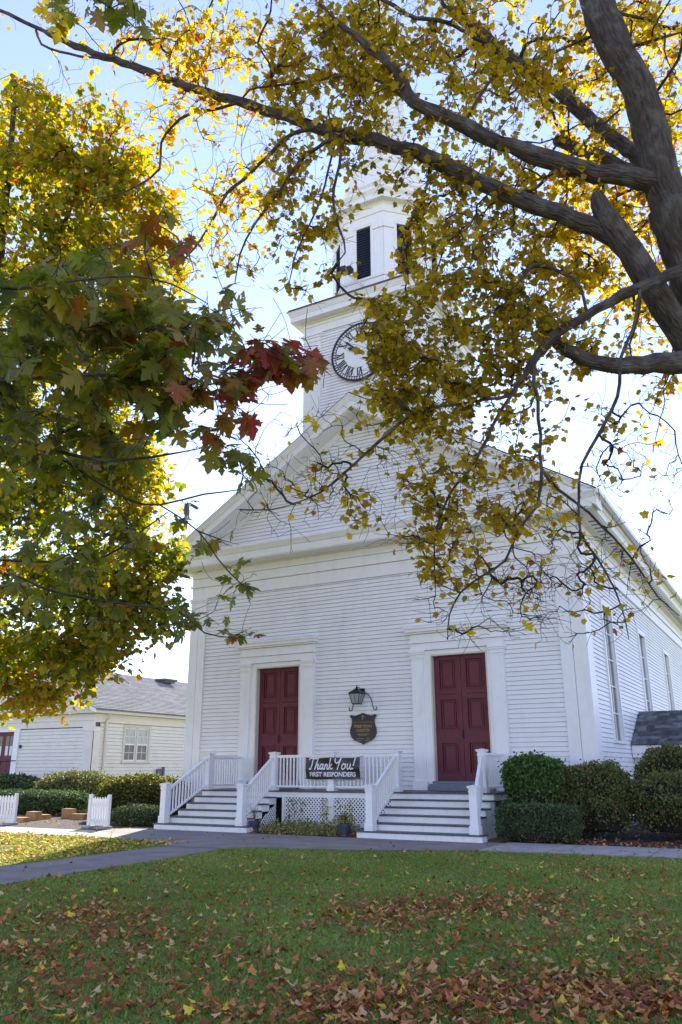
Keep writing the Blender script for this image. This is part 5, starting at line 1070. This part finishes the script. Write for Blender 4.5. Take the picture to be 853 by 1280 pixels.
# ------------------------------------------------------------------ fallen leaves on the lawn
g = np.random.default_rng(77)
def pxs(px, py, rx, ry, n):
    a = g.uniform(0, 2*np.pi, n); q = np.sqrt(g.random(n)); return np.stack([px+rx*q*np.cos(a), py+ry*q*np.sin(a)], 1)
Q = []
def gauss(px, py, sx, sy, n): return np.stack([g.normal(px, sx, n), g.normal(py, sy, n)], 1)
yy = 1064+222*np.power(g.random(2700), 1.1); Q.append(np.stack([g.uniform(-60, 915, 2700), yy], 1))
for a in ((80, 1150, 55, 7, 90), (120, 1138, 35, 6, 60), (130, 1148, 70, 7, 160), (170, 1172, 70, 8, 140), (30, 1195, 40, 10, 120), (60, 1240, 60, 20, 90), (560, 1137, 70, 9, 380), (640, 1122, 50, 6, 200), (480, 1150, 45, 12, 240), (725, 1088, 30, 5, 60), (760, 1098, 35, 5, 60),
          (560, 1245, 130, 20, 520), (700, 1250, 110, 16, 360), (830, 1255, 60, 16, 240), (450, 1262, 50, 14, 160), (820, 1180, 50, 12, 80), (650, 1180, 60, 8, 60), (240, 1200, 60, 10, 60), (730, 1150, 90, 10, 120), (330, 1270, 60, 8, 60)): Q.append(gauss(*a))
Q = np.concatenate(Q); Q = Q[(Q[:, 1] > 1040) & (Q[:, 1] < 1330)]
d = CF[None]+CR[None]*((Q[:, 0]-426.5)/FPX)[:, None]+CU[None]*((640-Q[:, 1])/FPX)[:, None]
P = CAM+d*((0-CAM[2])/d[:, 2])[:, None]
# a few on the walks, beds and the far lawn too, with yellow ones added as sun glow
ex = np.stack([g.uniform(-20, 7, 900), g.uniform(-16, -5.8, 900), np.zeros(900)], 1); P = np.concatenate([P, ex])
bed = np.stack([g.uniform(10.9, 16, 620), g.uniform(-2.95, -1.6, 620), np.zeros(620)], 1); b2 = np.stack([g.uniform(4.8, 7.7, 260), g.uniform(-3.35, -1.8, 260), np.zeros(260)], 1); b3 = np.stack([g.uniform(-7, .5, 320), g.uniform(-4, 1.5, 320), np.zeros(320)], 1)
wk = np.stack([g.uniform(1, 16, 70), g.uniform(-5.6, -3.3, 70), np.zeros(70)], 1); sn = 9000; sunny = np.stack([g.uniform(-9, 5.2, sn), g.uniform(-13, -5.85, sn), np.zeros(sn)], 1)  # sunny: dense yellow leaves added to brighten the sunlit lawn
n1 = len(P); P = np.concatenate([P, bed, b2, b3, wk, sunny]); n = len(P)
onwalk = ((P[:, 0] > 5.25) & (P[:, 0] < 7.0) & (P[:, 1] < -6.5)); kp = ~(onwalk & (g.random(n) > .08)) & ~((P[:, 1] > -3.28) & (P[:, 0] > 1.76) & (P[:, 0] < 4.74)) & ~((P[:, 1] > -3.28) & (P[:, 0] > 7.7) & (P[:, 0] < 10.7)) & (P[:, 1] < 5)
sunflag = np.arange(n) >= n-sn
P = P[kp]; sunflag = sunflag[kp]; n = len(P)
P[:, 2] = .02+g.random(n)**2*.045; sz = .053*g.uniform(.55, 1.35, n); rot = rotmats(n, .24, g); col = np.clip(g.beta(1.2, 1.9, n)*.98, 0, .86); yl = g.random(n) < .055; col[yl] = g.uniform(.9, 1, yl.sum())
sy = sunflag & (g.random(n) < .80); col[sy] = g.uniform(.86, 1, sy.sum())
mk = split_largest(P, sz, 300)
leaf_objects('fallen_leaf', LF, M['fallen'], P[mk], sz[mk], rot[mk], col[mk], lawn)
o = soup('leaf_litter', place_leaves(LF, P[~mk], sz[~mk], rot[~mk]), len(LF[0]), M['fallen'], None, col[~mk], faces=LF[1]); o['label'] = 'brown and yellow fallen leaves strewn over lawn, beds and walks, extra yellow ones brightening the sunlit lawn'; o['category'] = 'leaves'

# ------------------------------------------------------------------ grass blades
n = 330000
rr = 4.2*np.power(34/4.2, g.random(n)); an = g.uniform(-.50, .50, n); hx = np.array([-math.sin(YAW), math.cos(YAW)]); sx_ = np.array([math.cos(YAW), math.sin(YAW)])
P = CAM[None, :2]+rr[:, None]*(np.cos(an)[:, None]*hx+np.sin(an)[:, None]*sx_)
x, y = P[:, 0], P[:, 1]
def in_poly(x, y, poly):
    c = np.zeros(len(x), bool); n = len(poly)
    for i in range(n):
        x0, y0 = poly[i]; x1, y1 = poly[(i+1) % n]; k = ((y0 > y) != (y1 > y)); xi = (x1-x0)*(y-y0)/((y1-y0) if y1 != y0 else 1e-9)+x0; c ^= k & (x < xi)
    return c
edge = np.interp(x, [-30, 3.3, 4.9, 6.85, 8.16, 9.12, 11.11, 12.6, 14.6, 30], [-5.8, -5.78, -6.2, -6.32, -5.92, -5.74, -4.84, -4.66, -4.52, -4.4])
ok = ~in_poly(x, y, APRON) & (y < edge+.02)
x, y, rr = x[ok], y[ok], rr[ok]; n = len(x); h = g.uniform(.012, .028, n)*(1+rr*.012)*(1+.35*np.sin(x*3.1+np.sin(y*2.3)*2)*np.sin(y*2.7+x))+np.where(g.random(n) < .03, g.uniform(.01, .035, n), 0); wd = .0035+.0009*rr; a = g.uniform(0, np.pi, n); lean = g.normal(0, .02, (n, 2))
V = np.zeros((n, 3, 3)); V[:, 0, 0] = x-np.cos(a)*wd; V[:, 0, 1] = y-np.sin(a)*wd; V[:, 1, 0] = x+np.cos(a)*wd; V[:, 1, 1] = y+np.sin(a)*wd; V[:, 2, 0] = x+lean[:, 0]; V[:, 2, 1] = y+lean[:, 1]; V[:, 2, 2] = h
pv = np.array([mnoise.noise(Vector((u*.7, v*.7, 0))) for u, v in zip(x[::40], y[::40])]); pv = np.repeat(pv, 40)[:n] if len(pv)*40 >= n else 0
gn = np.sin(x*1.3+2*np.sin(y*.9))*np.cos(y*1.1+x*.4)
o = soup('grass', V, 3, M['grass'], None, np.clip(.42+.16*gn+g.normal(0, .2, n), 0, 1)); o['label'] = 'short green grass of the church lawn'; o['category'] = 'grass'
